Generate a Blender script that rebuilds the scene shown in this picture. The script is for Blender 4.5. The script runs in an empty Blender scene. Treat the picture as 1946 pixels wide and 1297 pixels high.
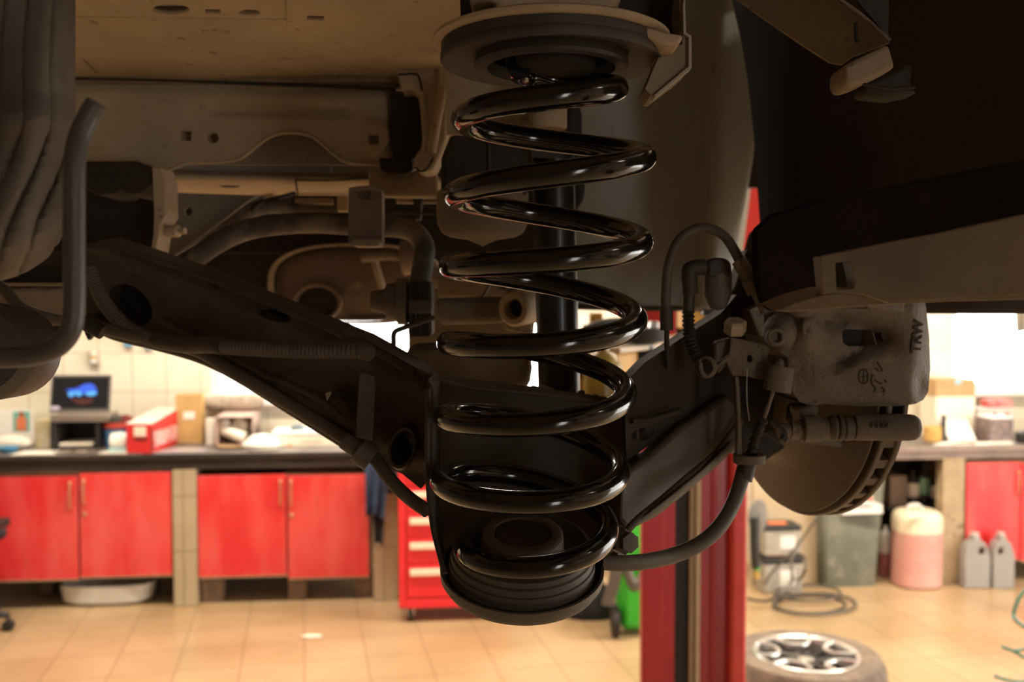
import bpy, bmesh, math, random
from mathutils import Vector, Matrix
random.seed(7)
PI = math.pi
sc = bpy.context.scene
COL = sc.collection

# ---------------------------------------------------------------- camera
F = 1850.0                       # focal length in pixels of the 1946x1297 frame
EYE = 1.75                       # eye height above the workshop floor
TH = math.atan((648.5 - 577.0) / F)
cam_d = bpy.data.cameras.new('camera')
cam = bpy.data.objects.new('camera', cam_d)
COL.objects.link(cam)
cam.location = (0, 0, EYE)
cam.rotation_euler = (PI / 2 - TH, 0, 0)
cam_d.sensor_width = 36.0
cam_d.lens = F / 1946.0 * 36.0
cam_d.clip_start = 0.02
cam_d.dof.use_dof = True
cam_d.dof.focus_distance = 0.60
cam_d.dof.aperture_fstop = 9.0
sc.camera = cam

# ---------------------------------------------------------------- world, lights, exposure
w = bpy.data.worlds.new('sky')
sc.world = w
w.use_nodes = True
bg = w.node_tree.nodes['Background']
bg.inputs[0].default_value = (1.0, 0.965, 0.90, 1)
bg.inputs[1].default_value = 7.0
sc.view_settings.view_transform = 'Standard'
sc.view_settings.look = 'None'
sc.view_settings.gamma = 1.0
sc.view_settings.use_curve_mapping = False
sc.view_settings.exposure = 0.0


def area(name, loc, rot, sx, sy, power, color):
    d = bpy.data.lights.new(name, 'AREA')
    d.shape = 'RECTANGLE'; d.size = sx; d.size_y = sy
    d.energy = power; d.color = color
    o = bpy.data.objects.new(name, d)
    COL.objects.link(o); o.location = loc; o.rotation_euler = rot
    return o


WARM = (1.0, 0.86, 0.68)
area('ceiling_lamp_light', (-1.6, 4.4, 3.55), (0, 0, 0), 3.2, 0.25, 170, WARM)
area('ceiling_lamp_light', (2.2, 4.6, 3.55), (0, 0, 0), 3.2, 0.25, 190, WARM)
area('ceiling_lamp_light', (-2.9, 1.2, 3.55), (0, 0, 0), 0.25, 2.4, 25, WARM)
area('ceiling_lamp_light', (2.9, 0.9, 3.55), (0, 0, 0), 0.25, 2.4, 35, WARM)
area('ceiling_lamp_light', (-2.0, -2.2, 3.55), (0, 0, 0), 2.4, 0.2, 14, WARM)

# ---------------------------------------------------------------- pixel rays -> places in the room
CT, ST = math.cos(TH), math.sin(TH)


def ray(px, py):
    cx = (px - 973.0) / F; cy = -(py - 648.5) / F
    return Vector((cx, CT + cy * ST, -ST + cy * CT))


def G(px, py, d):
    r = ray(px, py)
    return Vector((0, 0, EYE)) + r * (d / r.y)


def dz(px, py, H):
    """depth at which the sight line meets the height EYE+H"""
    r = ray(px, py)
    return H * r.y / r.z


def floor_at(px, py):
    return G(px, py, dz(px, py, -EYE))


# ---------------------------------------------------------------- materials
def M(name, c1, c2=None, rough=0.6, metal=0.0, scale=8.0, bump=0.0, bscale=60.0, coat=0.0, spec=0.5,
      c3=None, lo=0.4, hi=0.65, s3=40.0, l3=0.62, h3=0.7, emit=None, es=0.0, stretch=None):
    m = bpy.data.materials.new(name)
    m.use_nodes = True
    nt = m.node_tree; N = nt.nodes; L = nt.links
    b = N['Principled BSDF']
    b.inputs['Roughness'].default_value = rough
    b.inputs['Metallic'].default_value = metal
    b.inputs['Specular IOR Level'].default_value = spec
    b.inputs['Coat Weight'].default_value = coat
    b.inputs['Coat Roughness'].default_value = 0.08
    b.inputs['Base Color'].default_value = (*c1, 1)
    tc = N.new('ShaderNodeTexCoord')
    mp = N.new('ShaderNodeMapping')
    if stretch:
        mp.inputs['Scale'].default_value = stretch
    L.new(tc.outputs['Object'], mp.inputs[0])
    def noise(s, det=4):
        n = N.new('ShaderNodeTexNoise')
        n.inputs['Scale'].default_value = s; n.inputs['Detail'].default_value = det
        n.inputs['Roughness'].default_value = 0.62
        L.new(mp.outputs[0], n.inputs['Vector'])
        return n
    if c2 is not None:
        n = noise(scale)
        r = N.new('ShaderNodeValToRGB')
        r.color_ramp.elements[0].position = lo; r.color_ramp.elements[0].color = (*c1, 1)
        r.color_ramp.elements[1].position = hi; r.color_ramp.elements[1].color = (*c2, 1)
        L.new(n.outputs[0], r.inputs[0])
        out = r.outputs[0]
        if c3 is not None:
            n3 = noise(s3, 2)
            r3 = N.new('ShaderNodeValToRGB')
            r3.color_ramp.elements[0].position = l3; r3.color_ramp.elements[0].color = (0, 0, 0, 1)
            r3.color_ramp.elements[1].position = h3; r3.color_ramp.elements[1].color = (1, 1, 1, 1)
            L.new(n3.outputs[0], r3.inputs[0])
            mx = N.new('ShaderNodeMixRGB'); mx.inputs[2].default_value = (*c3, 1)
            L.new(r3.outputs[0], mx.inputs[0]); L.new(out, mx.inputs[1]); out = mx.outputs[0]
        L.new(out, b.inputs['Base Color'])
    if bump > 0:
        n2 = noise(bscale, 5)
        bp = N.new('ShaderNodeBump')
        bp.inputs['Strength'].default_value = bump; bp.inputs['Distance'].default_value = 0.003
        L.new(n2.outputs[0], bp.inputs['Height'])
        L.new(bp.outputs[0], b.inputs['Normal'])
    if emit is not None:
        b.inputs['Emission Color'].default_value = (*emit, 1)
        b.inputs['Emission Strength'].default_value = es
    return m


def tile_mat(name, c1, c2, grout, w_, h_, gw, angle=0.0, rough=0.35, use='XY', off=(0, 0)):
    """square tiles with grout lines, laid in object space"""
    m = bpy.data.materials.new(name); m.use_nodes = True
    nt = m.node_tree; N = nt.nodes; L = nt.links
    b = N['Principled BSDF']; b.inputs['Roughness'].default_value = rough
    tc = N.new('ShaderNodeTexCoord')
    mp = N.new('ShaderNodeMapping')
    L.new(tc.outputs['Object'], mp.inputs[0])
    if use == 'XZ':
        sep = N.new('ShaderNodeSeparateXYZ'); cmb = N.new('ShaderNodeCombineXYZ')
        L.new(tc.outputs['Object'], sep.inputs[0])
        L.new(sep.outputs[0], cmb.inputs[0]); L.new(sep.outputs[2], cmb.inputs[1])
        L.new(cmb.outputs[0], mp.inputs[0])
    mp.inputs['Rotation'].default_value = (0, 0, angle)
    mp.inputs['Location'].default_value = (off[0], off[1], 0)
    br = N.new('ShaderNodeTexBrick')
    br.offset = 0.0; br.squash = 1.0
    br.inputs['Scale'].default_value = 1.0
    br.inputs['Brick Width'].default_value = w_; br.inputs['Row Height'].default_value = h_
    br.inputs['Mortar Size'].default_value = gw; br.inputs['Mortar Smooth'].default_value = 0.3
    br.inputs['Color1'].default_value = (*c1, 1); br.inputs['Color2'].default_value = (*c2, 1)
    br.inputs['Mortar'].default_value = (*grout, 1)
    L.new(mp.outputs[0], br.inputs['Vector'])
    n = N.new('ShaderNodeTexNoise'); n.inputs['Scale'].default_value = 1.7; n.inputs['Detail'].default_value = 6
    L.new(tc.outputs['Object'], n.inputs['Vector'])
    r = N.new('ShaderNodeValToRGB')
    r.color_ramp.elements[0].position = 0.3; r.color_ramp.elements[0].color = (0.78, 0.74, 0.68, 1)
    r.color_ramp.elements[1].position = 0.6; r.color_ramp.elements[1].color = (1, 1, 1, 1)
    L.new(n.outputs[0], r.inputs[0])
    mx = N.new('ShaderNodeMixRGB'); mx.blend_type = 'MULTIPLY'; mx.inputs[0].default_value = 1
    L.new(br.outputs[0], mx.inputs[1]); L.new(r.outputs[0], mx.inputs[2])
    L.new(mx.outputs[0], b.inputs['Base Color'])
    return m


# ---------------------------------------------------------------- builders (all mesh work is in world space)
def things_of(o, label, cat, group=None):
    o['label'] = label; o['category'] = cat
    if group: o['group'] = group
    return o


def thing(name, label, cat, loc, rz=0.0, group=None):
    o = bpy.data.objects.new(name, None)
    o.empty_display_size = 0.05
    COL.objects.link(o)
    o.location = loc; o.rotation_euler = (0, 0, rz)
    return things_of(o, label, cat, group)


def frame_of(o):
    m = Matrix.Translation(o.location) @ o.rotation_euler.to_matrix().to_4x4()
    return (frame_of(o.parent) @ m) if o.parent else m


def link(name, bm, mat, parent=None, smooth=True, origin=None, bevel=0.0, seg=2, sub=0, solid=0.0, off=0.0, label=None, autos=None):
    bmesh.ops.remove_doubles(bm, verts=bm.verts, dist=1e-6)
    bmesh.ops.recalc_face_normals(bm, faces=bm.faces)
    me = bpy.data.meshes.new(name)
    o = bpy.data.objects.new(name, me)
    if parent is not None:
        inv = frame_of(parent).inverted()
        o.parent = parent
        bm.transform(inv)
    else:
        if origin is None:
            xs = [v.co.x for v in bm.verts]; ys = [v.co.y for v in bm.verts]; zs = [v.co.z for v in bm.verts]
            origin = Vector(((min(xs) + max(xs)) / 2, (min(ys) + max(ys)) / 2, min(zs)))
        bm.transform(Matrix.Translation(-Vector(origin)))
        o.location = origin
    if smooth:
        for f in bm.faces: f.smooth = True
        for e in bm.edges:
            if len(e.link_faces) == 2 and e.calc_face_angle(0) > math.radians(38): e.smooth = False
    bm.to_mesh(me); bm.free()
    me.materials.append(mat)
    COL.objects.link(o)
    if solid:
        md = o.modifiers.new('solid', 'SOLIDIFY'); md.thickness = solid; md.offset = off
    if bevel:
        md = o.modifiers.new('bevel', 'BEVEL'); md.width = bevel; md.segments = seg; md.limit_method = 'ANGLE'
        md.angle_limit = math.radians(35)
        for f in me.polygons: f.use_smooth = True
    if sub:
        md = o.modifiers.new('sub', 'SUBSURF'); md.levels = sub; md.render_levels = sub
        for f in me.polygons: f.use_smooth = True
    if label: o['label'] = label
    return o


def child_keep(o, parent):
    """a part stays where it is under a new parent"""
    o.parent = parent
    return o


def ell(cx, cy, rx, ry, n=24, rot=0.0, a0=0, a1=2 * PI):
    out = []
    full = abs(a1 - a0 - 2 * PI) < 1e-6
    for i in range(n if full else n + 1):
        a = a0 + (a1 - a0) * i / n
        x, y = rx * math.cos(a), ry * math.sin(a)
        out.append((cx + x * math.cos(rot) - y * math.sin(rot), cy + x * math.sin(rot) + y * math.cos(rot)))
    return out


def rect(x0, y0, x1, y1):
    return [(x0, y0), (x1, y0), (x1, y1), (x0, y1)]


def rrect(x0, y0, x1, y1, r, n=5):
    out = []
    for (cx, cy, a) in ((x1 - r, y0 + r, -PI / 2), (x1 - r, y1 - r, 0), (x0 + r, y1 - r, PI / 2), (x0 + r, y0 + r, PI)):
        for i in range(n + 1):
            t = a + PI / 2 * i / n
            out.append((cx + r * math.cos(t), cy + r * math.sin(t)))
    return out


def smooth2(pts, n=6, closed=False):
    """catmull-rom through tuples of any length"""
    P = [tuple(p) for p in pts]
    k = len(P); out = []
    rng = range(k if closed else k - 1)
    for i in rng:
        if closed:
            p0, p1, p2, p3 = P[(i - 1) % k], P[i], P[(i + 1) % k], P[(i + 2) % k]
        else:
            p1, p2 = P[i], P[i + 1]
            p0 = P[i - 1] if i > 0 else tuple(2 * a - b for a, b in zip(p1, p2))
            p3 = P[i + 2] if i + 2 < k else tuple(2 * a - b for a, b in zip(p2, p1))
        for j in range(n):
            t = j / n
            out.append(tuple(0.5 * ((2 * b) + (-a + c) * t + (2 * a - 5 * b + 4 * c - d) * t * t + (-a + 3 * b - 3 * c + d) * t ** 3)
                             for a, b, c, d in zip(p0, p1, p2, p3)))
    if not closed: out.append(P[-1])
    return out


def plate_bm(pts, d, tv=(0, .004, 0), holes=(), bm=None, cuts=0):
    """outline in sight-line coordinates, laid on its own surface (d = depth or depth function), given a real thickness"""
    b2 = bmesh.new()
    df = d if callable(d) else (lambda x, y: d)
    for lp in [pts] + list(holes):
        vs = [b2.verts.new((p[0], p[1], 0)) for p in lp]
        for i in range(len(vs)): b2.edges.new((vs[i], vs[(i + 1) % len(vs)]))
    bmesh.ops.triangle_fill(b2, use_beauty=True, use_dissolve=False, edges=b2.edges)
    if cuts:
        for _ in range(cuts):
            bmesh.ops.subdivide_edges(b2, edges=[e for e in b2.edges if e.calc_length() > 40], cuts=1, use_grid_fill=True)
            bmesh.ops.triangulate(b2, faces=b2.faces)
    else:
        bmesh.ops.join_triangles(b2, faces=b2.faces, angle_face_threshold=.1, angle_shape_threshold=3.1)
    geo = bmesh.ops.extrude_face_region(b2, geom=b2.faces[:])
    new = set(v for v in geo['geom'] if isinstance(v, bmesh.types.BMVert))
    # keep the source faces: extrude_face_region leaves them out, so add the front again when missing
    tv = Vector(tv)
    for v in b2.verts:
        x, y = v.co.x, v.co.y
        p = G(x, y, df(x, y))
        v.co = p + (tv if v in new else Vector((0, 0, 0)))
    open_e = [e for e in b2.edges if len(e.link_faces) == 1]
    if open_e:
        # front side: mirror the back faces topology
        vmap = {}
        olds = [v for v in b2.verts if v not in new]
        key = {tuple(round(c, 7) for c in (v.co + tv)): v for v in olds}
        for f in [f for f in b2.faces if all(v in new for v in f.verts)]:
            try:
                vs = []
                for v in f.verts:
                    k = tuple(round(c, 7) for c in v.co)
                    o_ = key.get(k)
                    if o_ is None:
                        o_ = b2.verts.new(v.co - tv); key[k] = o_
                    vs.append(o_)
                b2.faces.new(list(reversed(vs)))
            except ValueError:
                pass
    if bm is not None:
        me = bpy.data.meshes.new('tmp'); b2.to_mesh(me); b2.free(); bm.from_mesh(me); bpy.data.meshes.remove(me)
        return bm
    return b2


def inside(p, poly):
    x, y = p; c = False; n = len(poly)
    for i in range(n):
        x0, y0 = poly[i][0], poly[i][1]; x1, y1 = poly[(i + 1) % n][0], poly[(i + 1) % n][1]
        if (y0 > y) != (y1 > y) and x < (x1 - x0) * (y - y0) / (y1 - y0) + x0: c = not c
    return c


def dense_bm(pts, df, tv, holes=(), step=8.0, bdf=None):
    """like plate_bm, but the face carries a fine net of points so that it can be modelled in relief"""
    from mathutils.geometry import delaunay_2d_cdt
    def fine(lp):
        out = []
        for i in range(len(lp)):
            a, b = lp[i], lp[(i + 1) % len(lp)]
            n = max(1, int(math.hypot(b[0] - a[0], b[1] - a[1]) / step))
            out += [(a[0] + (b[0] - a[0]) * k / n, a[1] + (b[1] - a[1]) * k / n) for k in range(n)]
        return out
    P = []; E = []
    loops = [fine(pts)] + [fine(h) for h in holes]
    for lp in loops:
        o = len(P); P += lp; E += [(o + i, o + (i + 1) % len(lp)) for i in range(len(lp))]
    xs = [p[0] for p in pts]; ys = [p[1] for p in pts]
    y = min(ys) + step / 2; r = 0
    bnd = list(P)
    while y < max(ys):
        x = min(xs) + (step / 2 if r % 2 else step)
        while x < max(xs):
            if inside((x, y), pts) and not any(inside((x, y), h) for h in holes) and min((x - q[0]) ** 2 + (y - q[1]) ** 2 for q in bnd) > (step * .45) ** 2:
                P.append((x, y))
            x += step
        y += step * .87; r += 1
    vo, eo, fo = delaunay_2d_cdt([Vector(p) for p in P], E, [], 0, 1e-5)[:3]
    bm = bmesh.new(); tv = Vector(tv)
    fr = [bm.verts.new(G(v.x, v.y, df(v.x, v.y))) for v in vo]
    bk = [bm.verts.new(G(v.x, v.y, (bdf or df)(v.x, v.y)) + tv) for v in vo]
    cnt = {}
    for f in fo:
        c = ((vo[f[0]].x + vo[f[1]].x + vo[f[2]].x) / 3, (vo[f[0]].y + vo[f[1]].y + vo[f[2]].y) / 3)
        if not inside(c, pts) or any(inside(c, h) for h in holes): continue
        bm.faces.new([fr[i] for i in f]); bm.faces.new([bk[i] for i in reversed(f)])
        for i in range(3):
            k = (f[i], f[(i + 1) % 3]); cnt[k] = 1
    for (a, b) in cnt:
        if (b, a) not in cnt: bm.faces.new((fr[a], bk[a], bk[b], fr[b]))
    bmesh.ops.delete(bm, geom=[v for v in bm.verts if not v.link_faces], context='VERTS')
    return bm


def relief(name, pts, df, t, mat, parent=None, holes=(), step=8.0, bevel=0.0, seg=2, bdf=None, **k):
    tv = t if isinstance(t, tuple) else (0, t, 0)
    return link(name, dense_bm(pts, df, tv, holes, step, bdf), mat, parent, bevel=bevel, seg=seg, **k)


def plate(name, pts, d, t, mat, parent=None, holes=(), bevel=0.0, seg=2, cuts=0, **k):
    tv = t if isinstance(t, tuple) else (0, t, 0)
    return link(name, plate_bm(pts, d, tv, holes, cuts=cuts), mat, parent, bevel=bevel, seg=seg, **k)


def surf(name, rows, mat, parent=None, thick=.004, sub=2, n=None, **k):
    """curved sheet from rows of (px,py,depth)"""
    bm = bmesh.new()
    vs = [[bm.verts.new(G(*p)) for p in r] for r in rows]
    for i in range(len(vs) - 1):
        for j in range(len(vs[i]) - 1):
            bm.faces.new((vs[i][j], vs[i][j + 1], vs[i + 1][j + 1], vs[i + 1][j]))
    return link(name, bm, mat, parent, solid=thick, sub=sub, off=0.0, **k)


def tube_bm(P, R, seg=14, bm=None, cap=True, closed=False):
    bm = bm or bmesh.new()
    P = [Vector(p) for p in P]
    n = len(P)
    Rf = R if callable(R) else (lambda i: R)
    rings = []
    t0 = (P[1] - P[0]).normalized()
    up = Vector((0, 0, 1)) if abs(t0.z) < .9 else Vector((1, 0, 0))
    a = t0.cross(up).normalized()
    for i in range(n):
        if closed: t = (P[(i + 1) % n] - P[i - 1])
        else: t = P[min(i + 1, n - 1)] - P[max(i - 1, 0)]
        t = t.normalized() if t.length > 1e-9 else t0
        a = (a - t * a.dot(t)).normalized()
        b = t.cross(a)
        r = Rf(i)
        rings.append([bm.verts.new(P[i] + a * (r * math.cos(2 * PI * k / seg)) + b * (r * math.sin(2 * PI * k / seg))) for k in range(seg)])
    for i in range(n if closed else n - 1):
        A, B = rings[i], rings[(i + 1) % n]
        for k in range(seg):
            bm.faces.new((A[k], A[(k + 1) % seg], B[(k + 1) % seg], B[k]))
    if cap and not closed:
        bm.faces.new(list(reversed(rings[0]))); bm.faces.new(rings[-1])
    return bm


def path(pts, n=8, world=False):
    q = smooth2(pts, n)
    return [Vector(p) if world else G(*p) for p in q]


def tube(name, pts, rpx, mat, parent=None, n=8, seg=14, world=False, r=None, **k):
    """pts are (px,py,depth); radius in pixels at the mean depth (or r in metres)"""
    P = path(pts, n, world)
    if r is None:
        dm = sum(p[2] for p in pts) / len(pts)
        r = rpx * dm / F
    return link(name, tube_bm(P, r, seg), mat, parent, **k)


def resample(P, step):
    out = [P[0]]; acc = 0.0
    for i in range(len(P) - 1):
        a, b = P[i], P[i + 1]; L_ = (b - a).length; s = step - acc
        while s <= L_:
            out.append(a.lerp(b, s / L_)); s += step
        acc = L_ - (s - step)
    return out


def corrugated(name, pts, r, mat, parent=None, pitch=.004, depth=.16, **k):
    P = resample(path(pts, 10), pitch / 4)
    return link(name, tube_bm(P, lambda i: r * (1 - depth * (0.5 + 0.5 * math.cos(PI / 2 * i))), 14), mat, parent, **k)


def lathe_bm(c, axis, prof, seg=40, bm=None, sq=None, xdir=None, closed=False):
    """prof = [(radius, height along axis)]"""
    bm = bm or bmesh.new()
    c = Vector(c); z = Vector(axis).normalized()
    up = Vector(xdir) if xdir else (Vector((0, 0, 1)) if abs(z.z) < .9 else Vector((1, 0, 0)))
    x = (up - z * up.dot(z)).normalized(); y = z.cross(x)
    rings = []
    for (r, h) in prof:
        if r < 1e-7: rings.append([bm.verts.new(c + z * h)])
        else:
            ring = []
            for k in range(seg):
                a = 2 * PI * k / seg
                ca, sa = math.cos(a), math.sin(a)
                if sq:
                    e = sq[2]
                    ca = math.copysign(abs(ca) ** e, ca) * sq[0]; sa = math.copysign(abs(sa) ** e, sa) * sq[1]
                ring.append(bm.verts.new(c + z * h + x * (r * ca) + y * (r * sa)))
            rings.append(ring)
    for i in range(len(rings) - 1):
        A, B = rings[i], rings[i + 1]
        if len(A) == 1 and len(B) == 1: continue
        for k in range(seg):
            k2 = (k + 1) % seg
            if len(A) == 1: bm.faces.new((A[0], B[k2], B[k]))
            elif len(B) == 1: bm.faces.new((A[k], A[k2], B[0]))
            else: bm.faces.new((A[k], A[k2], B[k2], B[k]))
    if closed and len(rings[0]) > 1:
        A, B = rings[-1], rings[0]
        for k in range(seg):
            k2 = (k + 1) % seg
            bm.faces.new((A[k], A[k2], B[k2], B[k]))
    elif not closed:
        if len(rings[0]) > 1: bm.faces.new(list(reversed(rings[0])))
        if len(rings[-1]) > 1: bm.faces.new(rings[-1])
    return bm


def lathe(name, c, axis, prof, mat, parent=None, seg=40, sq=None, xdir=None, closed=False, **k):
    return link(name, lathe_bm(c, axis, prof, seg, None, sq, xdir, closed), mat, parent, **k)


def box_bm(c, s, mx=None, bm=None):
    bm = bm or bmesh.new()
    g = bmesh.ops.create_cube(bm, size=1.0)
    R = (mx.to_4x4() if mx is not None else Matrix.Identity(4))
    M4 = Matrix.Translation(Vector(c)) @ R @ Matrix.Diagonal((s[0], s[1], s[2], 1))
    bmesh.ops.transform(bm, matrix=M4, verts=g['verts'])
    return bm


def prism_bm(pts2, ax_o, ax_x, ax_y, ax_t, bm=None):
    """closed 2-D outline on axes ax_x, ax_y at ax_o, thickness vector ax_t"""
    bm = bm or bmesh.new()
    o, x, y, t = map(Vector, (ax_o, ax_x, ax_y, ax_t))
    a = [bm.verts.new(o + x * p[0] + y * p[1]) for p in pts2]
    b = [bm.verts.new(o + x * p[0] + y * p[1] + t) for p in pts2]
    n = len(a)
    bm.faces.new(a); bm.faces.new(list(reversed(b)))
    for i in range(n):
        bm.faces.new((a[i], b[i], b[(i + 1) % n], a[(i + 1) % n]))
    return bm


def text_mesh(name, body, size, origin, xdir, ydir, depth, mat, parent, bold=.0):
    cu = bpy.data.curves.new('t', 'FONT'); cu.body = body; cu.size = size; cu.extrude = depth / size * 1.0 * size
    cu.align_x = 'CENTER'; cu.align_y = 'CENTER'; cu.offset = bold; cu.resolution_u = 3
    o = bpy.data.objects.new('t', cu); COL.objects.link(o)
    bpy.context.view_layer.update()
    me = bpy.data.meshes.new_from_object(o)
    bpy.data.objects.remove(o)
    bm = bmesh.new(); bm.from_mesh(me)
    x = Vector(xdir).normalized(); y = Vector(ydir).normalized(); z = x.cross(y)
    m = Matrix((x, y, z)).transposed().to_4x4()
    bm.transform(Matrix.Translation(Vector(origin)) @ m)
    return link(name, bm, mat, parent, smooth=False)


def dup(o, dloc, label=None, group=None):
    c = o.copy(); COL.objects.link(c); c.location = Vector(o.location) + Vector(dloc)
    if label: c['label'] = label
    if group: c['group'] = group
    for ch in [x for x in bpy.data.objects if x.parent == o]:
        k = ch.copy(); COL.objects.link(k); k.parent = c
        for g in [x for x in bpy.data.objects if x.parent == ch]:
            q = g.copy(); COL.objects.link(q); q.parent = k
    return c


# ---------------------------------------------------------------- bench frame (the back wall runs slightly away to the right)
PHI = math.radians(5.5)
BO = Vector((0, 5.74, 0))
BU = Vector((math.cos(PHI), math.sin(PHI), 0)); BV = Vector((-math.sin(PHI), math.cos(PHI), 0)); BZ = Vector((0, 0, 1))
BM3 = Matrix((BU, BV, BZ)).transposed()


def B(u, v, z): return BO + BU * u + BV * v + BZ * z


def bu(px, v, py=900):
    r = ray(px, py); k = r.x / r.y
    s, c = math.sin(PHI), math.cos(PHI)
    return (k * (BO.y + v * c) + v * s) / (c - k * s)


def bd(px, v, py=900):
    u = bu(px, v, py); return B(u, v, 0).y


def bz(px, py, v): return G(px, py, bd(px, v, py)).z


def bbox(name, px0, px1, v0, v1, py0, py1, mat, parent=None, bevel=.003, z0=None, z1=None, bm=None, **k):
    """box in the bench frame; its front face (v0) spans the sight lines px0..px1, py0 (top)..py1 (bottom)"""
    u0, u1 = bu(px0, v0), bu(px1, v0)
    pm = (px0 + px1) / 2
    z1 = bz(pm, py0, v0) if z1 is None else z1
    z0 = bz(pm, py1, v0) if z0 is None else z0
    b = box_bm(B((u0 + u1) / 2, (v0 + v1) / 2, (z0 + z1) / 2), (u1 - u0, v1 - v0, z1 - z0), BM3, bm)
    if bm is not None: return b
    return link(name, b, mat, parent, bevel=bevel, **k)


def struct(o): o['kind'] = 'structure'; return o
# ================================================================ THE ROOM
m_floor = tile_mat('floor_tiles', (.50, .355, .205), (.46, .325, .185), (.30, .21, .12), .30, .30, .004, angle=math.radians(-12.2), rough=.24)
m_wall = tile_mat('wall_tiles', (.88, .82, .68), (.86, .80, .66), (.60, .50, .36), .208, .25, .004, rough=.35, use='XZ', off=(.05, .06))
m_plain = M('wall_paint', (.62, .56, .44), (.55, .5, .4), rough=.8, scale=2)
m_dim = M('dark_wall_paint', (.16, .14, .12), (.12, .105, .09), rough=.85, scale=2)
m_ceil = M('ceiling_paint', (.5, .46, .4), (.42, .39, .33), rough=.9, scale=1.5)
m_white = M('white_frame', (.85, .83, .78), rough=.4)
m_glass = bpy.data.materials.new('window_glass'); m_glass.use_nodes = True
_b = m_glass.node_tree.nodes['Principled BSDF']
_b.inputs['Transmission Weight'].default_value = 1; _b.inputs['Roughness'].default_value = 0; _b.inputs['IOR'].default_value = 1.01
_b.inputs['Base Color'].default_value = (1, 1, 1, 1)

WV = .62                                     # wall plane behind the bench
# floor and ceiling
struct(link('floor', box_bm((0, 1.5, -.05), (14, 12, .1)), m_floor, smooth=False, origin=(0, 0, -.1)))
struct(link('ceiling', box_bm((0, 1.5, 3.75), (14, 12, .1)), m_ceil, smooth=False))


def wall_with_holes(name, u0, u1, z0, z1, holes, mat):
    """bench-frame wall; holes = [(u0,u1,z0,z1)] not overlapping in u"""
    bm = bmesh.new()
    holes = sorted(holes)
    cu = u0
    def put(a, b, c, d):
        if b - a > 1e-4 and d - c > 1e-4:
            box_bm(B((a + b) / 2, WV + .1, (c + d) / 2), (b - a, .2, d - c), BM3, bm)
    for (a, b, c, d) in holes:
        put(cu, a, z0, z1); put(a, b, z0, c); put(a, b, d, z1); cu = b
    put(cu, u1, z0, z1)
    return struct(link(name, bm, mat, smooth=False, origin=B(0, WV, 0)))


h1 = (bu(402, WV), bu(1075, WV), bz(500, 762, WV), bz(500, 560, WV) + .25)
h2 = (bu(1803, WV), bu(1990, WV), bz(1850, 745, WV), bz(1850, 560, WV) + .25)
wall = wall_with_holes('wall_back', -6.8, 6.8, 0, 3.7, [h1, h2], m_wall)
for i, h in enumerate((h1, h2)):
    fr = bmesh.new()
    a, b, c, d = h; t = .05
    for (p, q, r, s) in ((a, b, c, c + t), (a, b, d - t, d), (a, a + t, c + t, d - t), (b - t, b, c + t, d - t)):
        box_bm(B((p + q) / 2, WV + .05, (r + s) / 2), (q - p, .07, s - r), BM3, fr)
    wo = struct(link('window_%d' % (i + 1), fr, m_white, bevel=.004))
    g = box_bm(B((a + b) / 2, WV + .07, (c + d) / 2), (b - a - 2 * t, .006, d - c - 2 * t), BM3)
    link('window_pane', g, m_glass, wo, smooth=False)
    s_ = box_bm(B((a + b) / 2, WV - .02, c - .012), (b - a + .08, .10, .025), BM3)
    link('window_sill', s_, m_white, wo, bevel=.003)
struct(link('wall_left', box_bm((-6.6, 1.5, 1.85), (.15, 12, 3.7)), m_dim, smooth=False))
rb = bmesh.new()
for (y0, y1, z0, z1) in ((-4.5, 1.2, 0, 3.7), (5.0, 7.5, 0, 3.7), (1.2, 5.0, 2.8, 3.7)):
    box_bm((4.6, (y0 + y1) / 2, (z0 + z1) / 2), (.15, y1 - y0, z1 - z0), bm=rb)
struct(link('wall_right', rb, m_plain, smooth=False))
fb = bmesh.new()
for (x0, x1, z0, z1) in ((-6.6, 2.2, 0, 3.7), (3.1, 6.6, 0, 3.7), (2.2, 3.1, 2.3, 3.7)):
    box_bm(((x0 + x1) / 2, -4.4, (z0 + z1) / 2), (x1 - x0, .15, z1 - z0), bm=fb)
struct(link('wall_front', fb, m_dim, smooth=False))
# strip lamps under the ceiling
m_lamp = M('lamp_tube', (1, 1, 1), emit=(1, .82, .58), es=6)
m_lampbody = M('lamp_body', (.8, .8, .78), rough=.4)
for k, (x, y, lx, ly, lb) in enumerate(((-1.6, 4.4, 3.2, .16, 'long strip lamp under the ceiling above the left bench'),
                                       (2.2, 4.6, 3.2, .16, 'long strip lamp under the ceiling above the right bench'),
                                       (-2.9, 1.2, .16, 2.4, 'strip lamp under the ceiling left of the raised car'),
                                       (2.9, .9, .16, 2.4, 'strip lamp under the ceiling right of the raised car'),
                                       (-2.0, -2.2, 2.4, .16, 'strip lamp under the ceiling behind the viewer'))):
    t = thing('ceiling_lamp', lb, 'lamp', (x, y, 3.62), group='strip lamps under the ceiling')
    link('lamp_housing', box_bm((x, y, 3.66), (lx, ly, .07)), m_lampbody, t, bevel=.01)
    if lx > ly: P_ = [(x - lx / 2 + .05, y, 3.60), (x + lx / 2 - .05, y, 3.60)]
    else: P_ = [(x, y - ly / 2 + .05, 3.60), (x, y + ly / 2 - .05, 3.60)]
    link('lamp_tube', tube_bm(P_, .015), m_lamp, t)

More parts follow.
